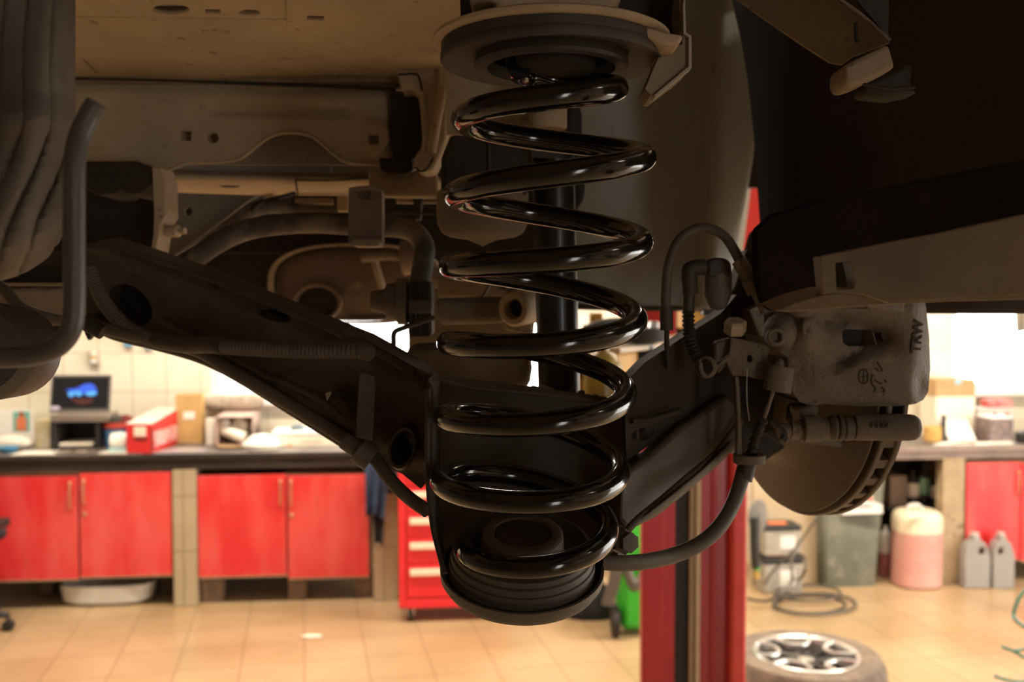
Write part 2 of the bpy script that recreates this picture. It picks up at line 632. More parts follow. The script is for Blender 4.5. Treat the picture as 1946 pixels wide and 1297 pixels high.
# ================================================================ BENCH AND CABINETS
m_red = M('red_door_paint', (.70, .028, .032), (.78, .12, .105), rough=.42, scale=3.0, lo=.42, hi=.72, c3=(.50, .05, .045), s3=12, l3=.60, h3=.85, stretch=(1.6, 1, .5))
m_redpost = M('red_post_paint', (.36, .008, .018), (.42, .014, .024), rough=.32, scale=3, coat=.2)
m_redbox = M('tool_cabinet_red', (.78, .025, .035), rough=.35)
m_wood_edge = M('chipboard_edge', (.42, .30, .17), (.3, .2, .11), rough=.7, scale=30)
m_top = M('worktop_grime', (.13, .11, .10), (.22, .19, .17), rough=.45, scale=4, c3=(.07, .055, .05), s3=7, l3=.55, h3=.7)
m_topedge = M('worktop_edge', (.018, .012, .009), (.045, .031, .023), rough=.6, scale=9, stretch=(.3, 1, 3))
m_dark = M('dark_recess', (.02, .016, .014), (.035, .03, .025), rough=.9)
m_brass = M('handle_metal', (.62, .45, .26), rough=.3, metal=.8)
m_pillar = tile_mat('pillar_tiles', (.50, .41, .27), (.47, .385, .25), (.26, .2, .13), .30, .32, .004, rough=.5, use='XZ')
m_stonep = M('stained_board', (.46, .35, .22), (.34, .25, .15), rough=.8, scale=5, c3=(.15, .1, .06), s3=16, l3=.6, h3=.72)
m_brick = M('brick_foot', (.25, .17, .11), (.17, .12, .08), rough=.9, scale=20)

ZT = bz(350, 861, 0)                         # top of the worktop
ZB = bz(350, 893, 0)
# left and right worktop (one continuous board each)
def worktop(name, pa, pb, label, za, zb, edge_h):
    t = thing(name, label, 'worktop', B((bu(pa, 0) + bu(pb, 0)) / 2, .3, zb))
    ua, ub = bu(pa, -.02), bu(pb, -.02)
    link('board', box_bm(B((ua + ub) / 2, .3, (za + za - .03) / 2), (ub - ua, .62, .03), BM3), m_top, t, bevel=.004)
    link('front_rail', box_bm(B((ua + ub) / 2, .015, (za - .03 + zb) / 2), (ub - ua, .03, za - .03 - zb), BM3), m_topedge, t, bevel=.004)
    link('edge_strip', box_bm(B((ua + ub) / 2, -.014, za - .018), (ub - ua, .012, .028), BM3), m_topedge, t, bevel=.003)
    link('rear_rail', box_bm(B((ua + ub) / 2, .55, (za - .03 + zb) / 2), (ub - ua, .04, za - .03 - zb), BM3), m_topedge, t)
    return t
worktop('worktop', -420, 1240, 'long dark grimy worktop carrying the laptop and boxes', ZT, ZB, .03)
ZTR = bz(1850, 847, 0); ZBR = bz(1850, 872, 0)
m_topedge_save = m_topedge
m_topedge = M('grey_edge', (.30, .22, .18), (.22, .16, .13), rough=.5, scale=10)
worktop('worktop', 1560, 2350, 'grey worktop under the window at the right, covered in papers', ZTR, ZBR, .03)
m_topedge = m_topedge_save

def handle(px, py0, py1, parent, v=-.0, r=.0055):
    bm = bmesh.new()
    u = bu(px, v)
    z1, z0 = bz(px, py0, v), bz(px, py1, v)
    pts = [B(u, v + .0, z1), B(u, v - .018, z1 - .012), B(u, v - .026, (z0 + z1) / 2), B(u, v - .018, z0 + .012), B(u, v, z0)]
    return link('handle', tube_bm(path(pts, 5, True), r, 8, bm), m_brass, parent)

CD = .50
def cabinet(label, px0, px1, py_t, py_b, doors, seams=None, feet=(), name='base_cabinet'):
    """doors: (px0,px1,py0,py1,handle_px,handle_py0,handle_py1,lock)"""
    u = (bu(px0, .03) + bu(px1, .03)) / 2
    zb = bz((px0 + px1) / 2, py_b, 0)
    t = thing(name, label, 'cabinet', B(u, .25, zb), PHI)
    ua, ub = bu(px0, .03), bu(px1, .03)
    zt = bz((px0 + px1) / 2, py_t, 0)
    th = .018
    bm = bmesh.new()
    for (a, b, c, d, v0, v1) in ((ua, ua + th, zb, zt, .03, CD), (ub - th, ub, zb, zt, .03, CD), (ua + th, ub - th, zb, zb + th, .03, CD),
                                 (ua + th, ub - th, zt - th, zt, .03, CD), (ua + th, ub - th, zb + th, zt - th, CD - .01, CD)):
        box_bm(B((a + b) / 2, (v0 + v1) / 2, (c + d) / 2), (b - a, v1 - v0, d - c), BM3, bm)
    link('body', bm, m_wood_edge, t, bevel=.001)
    for (a, b, c, d, hx, h0, h1, lk) in doors:
        do = bbox('door', a, b, .005, .025, c, d, m_red, t, bevel=.002)
        if hx: handle(hx, h0, h1, do, .004)
        if lk:
            link('lock', lathe_bm(B(bu(lk[0], 0), .006, bz(lk[0], lk[1], 0)), -BV, [(.012, 0), (.012, .006), (.008, .009)], 16), m_brass, do)
        uu, ul = bu(a, .0), bu(b, .0)
        link('bottom_edging', box_bm(B((uu + ul) / 2, .014, bz((a + b) / 2, d, 0) - .004), (ul - uu, .02, .008), BM3), m_wood_edge, do)
    for (fa, fb_, f0, f1) in feet:
        bbox('foot', fa, fb_, .06, .18, f0, f1, m_brick, t, z0=0.001, z1=zb)
    return t

cabinet('red two-door cabinet under the laptop, its left end outside the frame', -150, 326, 899, 1101,
        [(-146, 146, 908, 1105, 134, 916, 966, None), (150, 324, 899, 1096, 160, 911, 958, (159, 978))])
cabinet('red two-door cabinet between the tiled pillar and the hanging overalls', 374, 704, 903, 1098,
        [(375, 543, 904, 1096, 533, 911, 961, None), (546, 700, 904, 1098, 553, 912, 962, (553, 980))],
        feet=((380, 420, 1100, 1133), (546, 580, 1100, 1133), (674, 706, 1100, 1133)))
cabinet('red cabinet below the window at the right edge of the room', 1836, 2080, 877, 1066,
        [(1838, 1940, 880, 1065, 1934, 895, 940, None), (1943, 2076, 880, 1065, None, 0, 0, None)])
# left one rests on rear blocks
for o in [o for o in bpy.data.objects if o.type == 'EMPTY' and o.get('category') == 'cabinet']:
    lab = o['label']
    if 'laptop' in lab:
        for px in (-130, 70, 300): bbox('foot', px, px + 26, .30, .42, 1100, 1130, m_brick, o, z0=.001, z1=o.location.z)
    if 'right edge' in lab:
        for px in (1850, 2040): bbox('foot', px, px + 26, .20, .32, 1100, 1130, m_brick, o, z0=.001, z1=o.location.z)

def pillar(px0, px1, mat, label, v0=.0, v1=.16, ztop=None):
    u0, u1 = bu(px0, v0), bu(px1, v0)
    o = link('bench_pillar', box_bm(B((u0 + u1) / 2, (v0 + v1) / 2, (ztop or ZB) / 2), (u1 - u0, v1 - v0, (ztop or ZB) - .001), BM3), mat, None, bevel=.004,
             origin=B((u0 + u1) / 2, (v0 + v1) / 2, 0))
    o.rotation_euler = (0, 0, 0)
    return things_of(o, label, 'pillar')
pillar(327, 372, m_pillar, 'beige tiled pillar carrying the worktop between the two red cabinets')
pillar(708, 756, m_pillar, 'beige tiled pillar behind the hanging overalls')
pillar(1793, 1834, m_stonep, 'stained stone-coloured pillar right of the pink canister', ztop=ZBR, v1=.09)
pillar(-470, -430, m_pillar, 'beige tiled pillar at the far left end of the worktop')
pillar(2200, 2240, m_stonep, 'stained pillar at the far right end of the grey worktop', ztop=ZBR)

# dark board closing the back of the open shelf
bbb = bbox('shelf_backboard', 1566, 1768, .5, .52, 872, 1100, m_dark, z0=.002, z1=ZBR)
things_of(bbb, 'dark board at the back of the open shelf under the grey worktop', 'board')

# white basin lying under the left cabinet
m_basin = M('enamel', (.66, .63, .56), (.58, .55, .48), rough=.4, scale=10)
zz = lathe_bm(B(bu(200, .12), .16, .002), (0, 0, 1), [(.20, 0), (.25, .02), (.262, .09), (.27, .115), (.255, .118), (.245, .08), (.19, .02), (0, .018)], 40, sq=(1.0, .5, .7), xdir=BU)
things_of(link('basin', zz, m_basin), 'pale oblong basin pushed under the left red cabinet', 'basin')

# overalls hanging from the worktop edge
m_denim = M('blue_cloth', (.035, .07, .14), (.02, .03, .06), rough=.9, scale=14)
m_blackcloth = M('black_cloth', (.012, .013, .02), (.03, .03, .035), rough=.9, scale=14)
def cloth(name, px0, px1, py0, py1, v, mat, parent=None, folds=4, taper=.8, ph=0.0, kink=0):
    rows = []
    n = 8 * folds + 1
    for j in range(9):
        t = j / 8; row = []
        for i in range(n):
            s = i / (n - 1)
            x = px0 + (px1 - px0) * (s if j < 2 else .5 + (s - .5) * (1 - (1 - taper) * t)) + kink * t
            y = py0 + (py1 - py0) * t * (1 - .1 * abs(math.sin(3 * s + ph)))
            dd = bd(x, v, y) - .018 * math.sin(s * folds * 2 * PI + ph + t) * (.4 + t) - .02 * t
            row.append((x, y, dd))
        rows.append(row)
    return surf(name, rows, mat, parent, thick=.006, sub=1)
t = thing('hanging_overalls', 'dark blue and black work overalls hanging from the worktop beside the red tool cabinet', 'overalls', B(bu(722, -.05), -.05, bz(722, 1010, -.05)))
cloth('bib', 693, 740, 878, 990, -.07, m_denim, t, 2, .75, .4, -4)
cloth('trouser_leg', 712, 762, 885, 940, -.05, m_blackcloth, t, 2, .8, 1.3)
cloth('trouser_leg', 706, 732, 940, 1042, -.05, m_blackcloth, t, 1, .6, .3)
link('hook', tube_bm([B(bu(715, -.03), -.02, bz(715, 872, 0)), B(bu(715, -.05), -.05, bz(715, 884, 0))], .005), m_brass, t)

# ---- red tool cabinet on castors
TV = -.42
def tz(px, py): return bz(px, py, TV)
t = thing('tool_cabinet', 'red tool cabinet on castors with five drawers with cream handle strips', 'tool cabinet', B(bu(860, TV + .2), TV + .2, 0), PHI)
bbox('body', 757, 965, TV + .02, TV + .385, 868, 1155, m_redbox, t, bevel=.006)
bbox('frame_post', 757, 770, TV + .0, TV + .02, 868, 1155, m_redbox, t, bevel=.003)
bbox('bottom_rail', 770, 965, TV + .0, TV + .02, 1139, 1155, m_redbox, t, bevel=.003)
m_cream = M('cream_strip', (.85, .74, .55), rough=.35)
ys = [886, 924, 974, 1021, 1071, 1136]
for i in range(5):
    dr = bbox('drawer', 773, 950, TV + .0, TV + .02, ys[i] + 2, ys[i + 1] - 2, m_redbox, t, bevel=.002)
    bbox('handle_strip', 778, 945, TV - .018, TV, ys[i] + 11, ys[i] + 23, m_cream, dr, bevel=.004, seg=3)
m_rub = M('black_rubber', (.02, .018, .016), (.035, .03, .026), rough=.75, scale=20)
m_chrome = M('plain_steel', (.6, .58, .54), rough=.3, metal=.9)
for (px, v) in ((779, TV + .05), (930, TV + .05), (779, TV + .33), (930, TV + .33)):
    c = B(bu(px, v), v, .05)
    w_ = lathe('caster', c - BU * .014, BU, [(.03, 0), (.048, .003), (.048, .025), (.03, .028)], m_rub, t, seg=24)
    f_ = box_bm(c + Vector((0, 0, .035)), (.045, .05, .10), BM3)
    link('fork', f_, m_chrome, w_, bevel=.003)

# ================================================================ THINGS ON THE LEFT WORKTOP
m_card = M('cardboard', (.50, .33, .16), (.44, .29, .14), rough=.85, scale=9)
m_paper = M('white_paper', (.88, .86, .80), (.82, .79, .72), rough=.7, scale=3)
m_paper2 = M('cream_paper', (.84, .78, .66), (.78, .70, .56), rough=.7, scale=6)
m_laptop = M('laptop_plastic', (.10, .09, .085), rough=.4)
m_black = M('black_plastic', (.018, .017, .017), (.03, .028, .026), rough=.5, scale=20)
m_silver = M('silver_plastic', (.24, .20, .16), rough=.4, metal=.2)
m_screen = M('laptop_screen', (.015, .015, .018), rough=.15)
def emis(name, c, s):
    return M(name, c, rough=.3, emit=c, es=s)
# dark stand with shelf, laptop above
t = thing('laptop_stand', 'low black shelf unit carrying the open laptop', 'stand', B(bu(160, .3), .3, ZT))
bbox('side_panel', 100, 107, .18, .45, 790, 843, m_black, t, z0=ZT, z1=bz(160, 801, .2))
bbox('side_panel', 183, 190, .18, .45, 790, 843, m_black, t, z0=ZT, z1=bz(160, 801, .2))
bbox('back_panel', 107, 183, .44, .45, 790, 843, m_black, t, z0=ZT, z1=bz(160, 801, .2))
ztop = bz(160, 799, .2)
bbox('shelf', 97, 206, .17, .46, 0, 0, m_silver, t, z0=bz(160, 801, .2), z1=ztop)
o = bbox('stacked_papers', 113, 176, .2, .38, 826, 831, m_paper2, None, z0=ZT + .018, z1=ZT + .034)
things_of(o, 'cream paper bundle lying inside the black laptop shelf', 'papers')
o = bbox('black_folder', 108, 181, .19, .41, 826, 831, m_black, None, z0=ZT, z1=ZT + .018)
things_of(o, 'flat black folder under the cream papers in the laptop shelf', 'folder')
lp = thing('laptop', 'open dark laptop showing a blue shape on its black screen', 'laptop', B(bu(155, .3), .3, ztop))
bbox('keyboard_base', 97, 207, .17, .38, 780, 797, m_silver, lp, z0=ztop, z1=ztop + .035, bevel=.006)
# screen leaning back
sz0 = ztop + .03; sz1 = bz(158, 713, .42)
u0, u1 = bu(99, .4), bu(213, .4)
sx = (u1 - u0)
A0 = B(u0, .37, sz0); up = (B(u0, .42, sz1) - A0); upn = up.normalized(); nrm = BU.cross(upn)
lid = prism_bm([(0, 0), (sx, 0), (sx, up.length), (0, up.length)], A0, BU, upn, nrm * -.012)
lo_ = link('lid', lid, m_laptop, lp, bevel=.003)
H_ = up.length
link('screen', prism_bm([(.012, .02), (sx - .012, .02), (sx - .012, H_ - .014), (.012, H_ - .014)], A0 + nrm * .0005, BU, upn, nrm * .001), m_screen, lo_, smooth=False)
# the blue shape on the screen
def on_screen(pts, mat, z, name='screen_image'):
    return link(name, prism_bm([(p[0] * sx, p[1] * H_) for p in pts], A0 + nrm * z, BU, upn, nrm * .0008), mat, lo_, smooth=False)
on_screen(smooth2([(.25, .60), (.31, .56), (.30, .44), (.36, .40), (.42, .47), (.46, .43), (.50, .42), (.53, .50), (.60, .46), (.68, .44), (.77, .47), (.76, .62), (.70, .74), (.62, .76), (.52, .72), (.44, .64)], 4, True), emis('screen_blue', (.03, .09, .60), .55), .002)
on_screen(smooth2([(.30, .52), (.31, .44), (.36, .41), (.41, .48), (.46, .43), (.52, .45), (.52, .53), (.40, .55)], 4, True), emis('screen_cyan', (.08, .33, .75), .45), .0032, 'screen_highlight')
on_screen(smooth2([(.60, .52), (.60, .46), (.68, .43), (.76, .47), (.76, .53), (.68, .55)], 4, True), emis('screen_cyan_b', (.08, .35, .75), .45), .0032, 'screen_highlight')
on_screen(smooth2([(.34, .38), (.52, .36), (.72, .37), (.66, .22), (.48, .20)], 4, True), emis('screen_maroon', (.06, .02, .02), .25), .0028, 'screen_reflection')
on_screen([(.02, .16), (.15, .16), (.19, .08), (.02, .07)], emis('screen_pale', (.45, .38, .45), .5), .0024, 'screen_caption')

# poster and papers at left
ps = thing('pinned_poster', 'white sheet with a teal and orange picture leaning on the wall left of the laptop', 'poster', B(bu(30, .5), .5, ZT))
bbox('sheet', -60, 66, .47, .473, 778, 842, m_paper, ps, z0=ZT, z1=bz(30, 778, .47), bevel=0)
tl = bbox('picture', 27, 58, .466, .469, 783, 819, M('teal', (.18, .48, .42), rough=.6), ps, bevel=0)
u_ = bu(43, .465); zc = bz(43, 800, .465)
link('picture_figure', prism_bm(smooth2([(-.03, -.055), (-.028, -.02), (-.035, 0), (-.02, .02), (-.012, .045), (0, .052), (.014, .045), (.018, .02), (.035, .0), (.024, -.02), (.028, -.055)], 3, True), B(u_, .4655, zc), BU, BZ, BV * -.001), M('orange_print', (.75, .22, .10), rough=.6), tl, smooth=False)
link('picture_hair', prism_bm(ell(0, .042, .017, .016, 16), B(u_, .4645, zc), BU, BZ, BV * -.001), M('brown_print', (.35, .11, .05), rough=.6), tl, smooth=False)
# crumpled plastic bag / bottle at far left
o = lathe('plastic_bag', B(bu(20, .25), .25, ZT), (0, 0, 1), [(.0, 0), (.09, .004), (.11, .03), (.10, .055), (.06, .075), (.03, .08), (0, .078)], M('crumpled_white', (.72, .68, .60), (.6, .55, .46), rough=.5, scale=18, bump=.6, bscale=40), seg=18, sq=(1.2, .55, 1))
things_of(o, 'crumpled whitish bag on the worktop in front of the poster', 'bag')
o = lathe('blue_cup', B(bu(16, .1), .1, ZT), (0, 0, 1), [(.035, 0), (.055, .02), (.06, .035), (.05, .034), (0, .01)], M('blue_plastic', (.05, .22, .40), rough=.4), seg=24)
things_of(o, 'small shallow blue dish at the left end of the worktop', 'dish')
o = bbox('card_box', 68, 97, .22, .4, 800, 842, M('olive_card', (.42, .34, .18), (.5, .45, .36), rough=.8, scale=10), None, z0=ZT)
things_of(o, 'small olive carton left of the black laptop shelf', 'carton')
def sheet(name, pts_uv, z, mat, label, cat='paper', th=.003):
    bm = prism_bm(pts_uv, B(0, 0, z), BU, BV, BZ * th)
    return things_of(link(name, bm, mat, None, smooth=False), label, cat)
sheet('paper_sheet', [(bu(20, 0), -.005), (bu(104, 0), -.005), (bu(112, .1), .13), (bu(44, .1), .13)], ZT + .001, m_paper, 'clean white sheet lying at the worktop edge left of the laptop')
# scattered small tools
rnd = random.Random(3)
m_tool = M('tool_metal', (.35, .28, .22), rough=.35, metal=.6)
lbls = ['bright spanner lying left in the clutter before the laptop shelf', 'short screwdriver in the middle of the clutter before the laptop shelf', 'small spanner nearest the worktop edge before the laptop shelf', 'thin bright rod right in the clutter before the laptop shelf', 'stubby tool beside the cream paper before the laptop shelf']
for k, (px, v, a, ln) in enumerate(((118, .06, .5, .1), (138, .1, -.6, .09), (150, .03, 1.1, .07), (166, .09, .2, .1), (178, .02, -1.0, .07))):
    c = B(bu(px, v), v, ZT + .008); dx = Vector((math.cos(a), math.sin(a), 0))
    P_ = [c - dx * ln / 2, c - dx * ln * .3, c, c + dx * ln * .35, c + dx * ln / 2]
    o = link('hand_tool', tube_bm(P_, lambda i: (.0075, .0045, .0045, .0045, .0078)[i], 8), m_tool)
    things_of(o, lbls[k], 'tool', 'small tools before the laptop shelf')
# blue tub with red rags
t = thing('tub', 'blue tub with a red rim filled with dark and red rags', 'tub', B(bu(225, .3), .3, ZT))
lathe('tub_wall', B(bu(228, .27), .27, ZT), (0, 0, 1), [(.075, 0), (.09, .12), (.08, .12), (.068, .01), (0, .01)], M('blue_tub', (.10, .24, .48), rough=.4), t)
lathe('red_rim', B(bu(228, .27), .27, ZT + .12), (0, 0, 1), [(.088, 0), (.096, .004), (.096, .03), (.08, .03)], M('red_rim', (.5, .06, .04), rough=.5), t)
m_rag = M('dark_red_rag', (.20, .02, .02), (.05, .015, .015), rough=.9, scale=30)
lathe('rag', B(bu(222, .27), .27, ZT + .14), (0, 0, 1), [(.07, 0), (.075, .02), (.04, .045), (0, .05)], m_black, t, seg=10)
lathe('rag', B(bu(240, .27), .27, ZT + .14), (0, 0, 1), [(.06, 0), (.05, .03), (.02, .05), (0, .055)], m_rag, t, seg=9)
o = lathe('paper_roll', B(bu(229, .1), .10, ZT + .055), BU, [(.02, -.05), (.05, -.045), (.055, 0), (.05, .045), (.02, .05)], m_paper, seg=28)
things_of(o, 'white paper roll lying against the red carton', 'paper roll')
sheet('paper_sheet', [(bu(186, .0), .0), (bu(244, .0), -.01), (bu(244, .1), .09), (bu(205, .1), .09)], ZT + .001, m_paper2, 'cream sheet with bluish edge in front of the paper roll')
o = bbox('cloth_pad', 205, 243, .03, .09, 838, 850, M('pale_blue_cloth', (.35, .55, .58), rough=.8), None, z0=ZT + .004, z1=ZT + .02)
things_of(o, 'pale blue folded cloth lying on the cream sheet', 'cloth')

# red and white carton seen at an angle
c0 = B(bu(241, .0), .0, ZT); rz = math.radians(1.5)
cx = Vector((math.cos(rz), -math.sin(rz), 0)); cy = Vector((math.sin(rz), math.cos(rz), 0))
Wd, Ln, Hh = .145, .46, .168
t = thing('red_carton', 'long red and white carton lying end-on on the worktop', 'carton', c0)
HB = .215
link('carton_body', prism_bm([(0, 0), (Ln, 0), (Ln, HB), (0, Hh)], c0, cy, BZ, cx * Wd), M('carton_red', (.66, .03, .03), (.6, .03, .03), rough=.45), t, bevel=.002)
m_cw = M('carton_white', (.80, .70, .62), (.75, .40, .36), rough=.5, scale=6, lo=.4, hi=.7)
link('carton_lid', prism_bm([(-.001, Hh + .0004), (Ln, HB + .0004), (Ln, HB + .0044), (-.001, Hh + .0044)], c0 - cx * .001, cy, BZ, cx * (Wd + .002)), m_cw, t)
link('white_panel', prism_bm([(.045, .10), (.115, .10), (.115, .155), (.045, .155)], c0 - cy * .0015, cx, BZ, cy * -.001), m_paper2, t, smooth=False)
link('black_band', prism_bm([(.05, .075), (.12, .075), (.12, .088), (.05, .088)], c0 - cy * .0015, cx, BZ, cy * -.001), m_black, t, smooth=False)
link('side_print', prism_bm([(.03, .03), (Ln - .03, .03), (Ln - .03, .12), (.03, .12)], c0 + cx * (Wd + .0006), cy, BZ, cx * .001), M('carton_side', (.78, .5, .46), (.68, .08, .08), rough=.5, scale=12), t, smooth=False)
link('corner_band', prism_bm([(.0, .01), (.022, .01), (.022, .15), (.0, .15)], c0 + cx * (Wd + .0006), cy, BZ, cx * .0015), m_black, t, smooth=False)
# brown tall carton
t = thing('brown_carton', 'upright brown carton with a small white sticker beside the red carton', 'carton', B(bu(362, .3), .3, ZT))
bbox('carton_body', 335, 386, .38, .46, 750, 826, M('brown_card', (.56, .36, .14), (.50, .32, .12), rough=.8, scale=12), t, z0=ZT, bevel=.002)
bbox('sticker', 350, 371, .377, .379, 783, 797, m_paper, t, bevel=0)
# clear plastic film on the bench
sheet('plastic_film', [(bu(292, 0), .0), (bu(388, 0), .01), (bu(398, .2), .17), (bu(345, .2), .2), (bu(310, .1), .1)], ZT + .001, M('film', (.36, .35, .40), (.5, .48, .52), rough=.12, scale=20, bump=.8, bscale=30), 'glossy grey plastic film spread beside the red carton', 'film')
# grey bundle on the sill
o = lathe('cloth_bundle', B(bu(447, .5), .5, bz(440, 792, .2) + .054), BU, [(0, -.19), (.035, -.185), (.05, -.1), (.046, 0), (.052, .1), (.04, .18), (0, .185)], M('grey_bundle', (.33, .27, .22), (.5, .42, .34), rough=.8, scale=20, bump=.8, bscale=30), seg=16)
things_of(o, 'long greyish cloth bundle lying on top of the open carton', 'bundle')
# open carton with white parts
t = thing('open_carton', 'open carton on its side spilling white car parts and brown paper', 'carton', B(bu(430, .3), .3, ZT))
x0, x1 = bu(410, .2), bu(482, .2); zt = bz(440, 792, .2)
bm = bmesh.new()
for (a, b, c, d, v0, v1) in ((x0, x0 + .006, ZT, zt, .2, .45), (x1 - .006, x1, ZT, zt, .2, .45), (x0, x1, ZT, ZT + .006, .2, .45), (x0, x1, zt - .006, zt, .2, .56), (x0, x1, ZT, zt, .445, .451)):
    box_bm(B((a + b) / 2, (v0 + v1) / 2, (c + d) / 2), (b - a, v1 - v0, d - c), BM3, bm)
link('carton_body', bm, M('pale_card', (.55, .40, .34), rough=.7), t)
bmf = prism_bm([(0, 0), (.2, -.03), (.23, -.10), (.05, -.12)], B(x0, .2, ZT + .012), BU, BV, BZ * .004)
link('carton_flap', bmf, M('brown_flap', (.30, .18, .09), (.42, .28, .14), rough=.8, scale=14), t)
m_wpart = M('white_part', (.85, .80, .70), rough=.35)
o = tube('white_duct', [(428, 800, 5.88), (426, 815, 5.86), (440, 822, 5.84), (466, 834, 5.82)], 11, m_wpart)
things_of(o, 'white curved duct standing in the open carton', 'duct')
o = lathe('white_roll', B(bu(460, .3), .3, bz(460, 810, .3)), (-.2, -1, .1), [(.02, -.05), (.045, -.045), (.048, .03), (.02, .035)], m_wpart)
things_of(o, 'round white part at the back of the open carton', 'car part')
# small white bottle left of it, cream box
o = bbox('small_carton', 392, 408, .3, .36, 797, 822, m_wpart, None, z0=ZT + .0)
things_of(o, 'small white carton between the brown carton and the open carton', 'carton')
# long white box with bag on top
t = thing('long_white_box', 'long low white box on the worktop reaching behind the control arm', 'box', B(bu(590, .25), .25, ZT))
bbox('box_body', 520, 668, .18, .40, 826, 858, m_paper2, t, z0=ZT, z1=bz(590, 826, .2))
bbox('box_lid', 517, 671, .175, .405, 823, 830, m_paper, t, z0=bz(590, 826, .2) + .0004, z1=bz(590, 820, .2))
bbox('print', 545, 556, .1775, .179, 845, 849, M('orange_label', (.8, .4, .15), rough=.6), t, bevel=0)
bbox('print', 572, 612, .1775, .179, 838, 842, M('pink_label', (.8, .5, .4), rough=.6), t, bevel=0)
o = lathe('crumpled_bag', B(bu(497, .1), .1, ZT), (0, 0, 1), [(0, 0), (.09, .004), (.10, .03), (.07, .065), (.04, .085), (0, .09)], m_paper, seg=11, sq=(1.15, .8, 1), xdir=BU)
things_of(o, 'crumpled white plastic bag in front of the long white box', 'bag')
o = lathe('slate_lump', B(bu(566, .28), .28, bz(590, 820, .2)), (0, 0, 1), [(.045, 0), (.04, .02), (.02, .035), (0, .037)], M('slate_grey', (.14, .18, .20), rough=.5), seg=20)  # dark bluish lump of unknown kind
things_of(o, 'small slate-grey lump on top of the long white box', 'rag')

# wall fittings
t = thing('wall_socket', 'grey two-gang socket on the tiled wall above the laptop', 'socket', B(bu(181, WV), WV, bz(181, 692, WV)), PHI)
bbox('socket_housing', 172, 190, WV - .04, WV - .001, 666, 693, M('socket_grey', (.45, .40, .32), rough=.5), t)
bbox('socket_cover', 175, 187, WV - .047, WV - .04, 668, 677, m_white, t)
bbox('socket_cover', 175, 187, WV - .047, WV - .04, 683, 691, m_white, t)
bbox('yellow_plug', 176, 186, WV - .05, WV - .04, 678, 682, M('yellow_plastic', (.8, .5, .05), rough=.4), t)
for px, py, lb in ((246, 651, 'sky-blue clip on the wall tiles, left of the pair'), (284, 655, 'sky-blue clip on the wall tiles, right of the pair')):
    o = bbox('wall_clip', px - 7, px + 7, WV - .03, WV - .001, py - 12, py + 9, M('clip_blue', (.12, .38, .62), rough=.4), None, bevel=.006)
    things_of(o, lb, 'clip', 'blue clips on the wall tiles')

# ================================================================ THINGS ON THE RIGHT WORKTOP
o = bbox('white_carton', 1777, 1850, .3, .5, 754, 787, m_paper2, None, z0=ZTR, z1=bz(1813, 754, .3))
things_of(o, 'cream carton on the grey worktop beneath the cardboard box', 'carton')
t = thing('cardboard_box', 'brown cardboard box on top of the cream carton by the right window', 'box', B(bu(1813, .4), .4, bz(1813, 754, .3)))
bbox('box_body', 1776, 1851, .3, .5, 722, 754, m_card, t, z0=bz(1813, 754, .3))
bbox('tape_tab', 1812, 1824, .297, .299, 722, 731, M('blue_tape', (.3, .5, .6), rough=.4), t, bevel=0)
o = lathe('twine_roll', B(bu(1771, .18), .18, ZTR), (0, 0, 1), [(.045, 0), (.055, .01), (.055, .09), (.045, .1), (.015, .1)], M('yellow_roll', (.62, .38, .12), (.5, .28, .08), rough=.8, scale=30), seg=24)
things_of(o, 'yellow-brown roll standing left of the papers on the grey worktop', 'roll')
b2 = prism_bm([(0, 0), (.18, 0), (.18, .17), (0, .17)], B(bu(1797, .2), .16, ZTR + .003), BU, (BV * .7 + BZ * .7).normalized(), (BZ - BV).normalized() * .004)
things_of(link('paper_folder', b2, m_paper, None), 'white folder propped up among the papers on the grey worktop', 'folder')
bbx = bbox('spray_can', 1791, 1797, .14, .17, 790, 822, m_black, None, z0=ZTR)
things_of(bbx, 'slim black can between the yellow-brown roll and the white folder', 'can')
sheet('paper_sheet', [(bu(1775, 0), .02), (bu(1850, 0), .01), (bu(1840, .1), .13), (bu(1800, .1), .15)], ZTR + .001, m_paper, 'white paper with red print at the front of the grey worktop')
sheet('paper_sheet', [(bu(1852, 0), .0), (bu(1930, 0), .02), (bu(1925, .1), .13), (bu(1850, .1), .11)], ZTR + .001, m_paper, 'white paper at the right end of the grey worktop')
sheet('red_leaflet', [(bu(1812, 0), .04), (bu(1832, 0), .04), (bu(1850, .1), .07), (bu(1822, .1), .09)], ZTR + .0045, M('red_print', (.75, .25, .15), rough=.6), 'red printed slip lying on the white paper', 'leaflet')
t = thing('car_battery', 'small dark battery box with bright top on the grey worktop', 'battery', B(bu(1900, .15), .15, ZTR))
bbox('battery_case', 1878, 1924, .12, .28, 797, 824, M('battery_case', (.12, .09, .09), (.3, .2, .18), rough=.5, scale=30), t, z0=ZTR)
bbox('battery_top', 1880, 1922, .125, .275, 793, 797, m_white, t)
for px in (1888, 1912):
    link('terminal', lathe_bm(B(bu(px, .2), .2, bz(1900, 793, .125)), (0, 0, 1), [(.012, 0), (.009, .02), (0, .02)], 12), M('terminal_red', (.5, .05, .04), rough=.4), t)
o = bbox('red_tray', 1876, 1922, .42, .52, 761, 775, M('red_tray', (.68, .06, .06), (.75, .3, .28), rough=.4, scale=20), None)
o2 = bbox('grey_carton', 1855, 1925, .38, .54, 775, 800, M('grey_pale_card', (.62, .60, .56), rough=.6), None, z0=ZTR, z1=bz(1900, 775, .42))
things_of(o, 'shallow red tray on the pale grey carton under the window', 'tray')
things_of(o2, 'pale grey carton against the wall under the red tray', 'carton')
o = lathe('black_canister', B(bu(1946, .1), .1, ZTR), (0, 0, 1), [(.05, 0), (.055, .01), (.05, .06), (.02, .075), (0, .076)], m_black, seg=24)
things_of(o, 'round black canister at the right end of the grey worktop', 'canister')
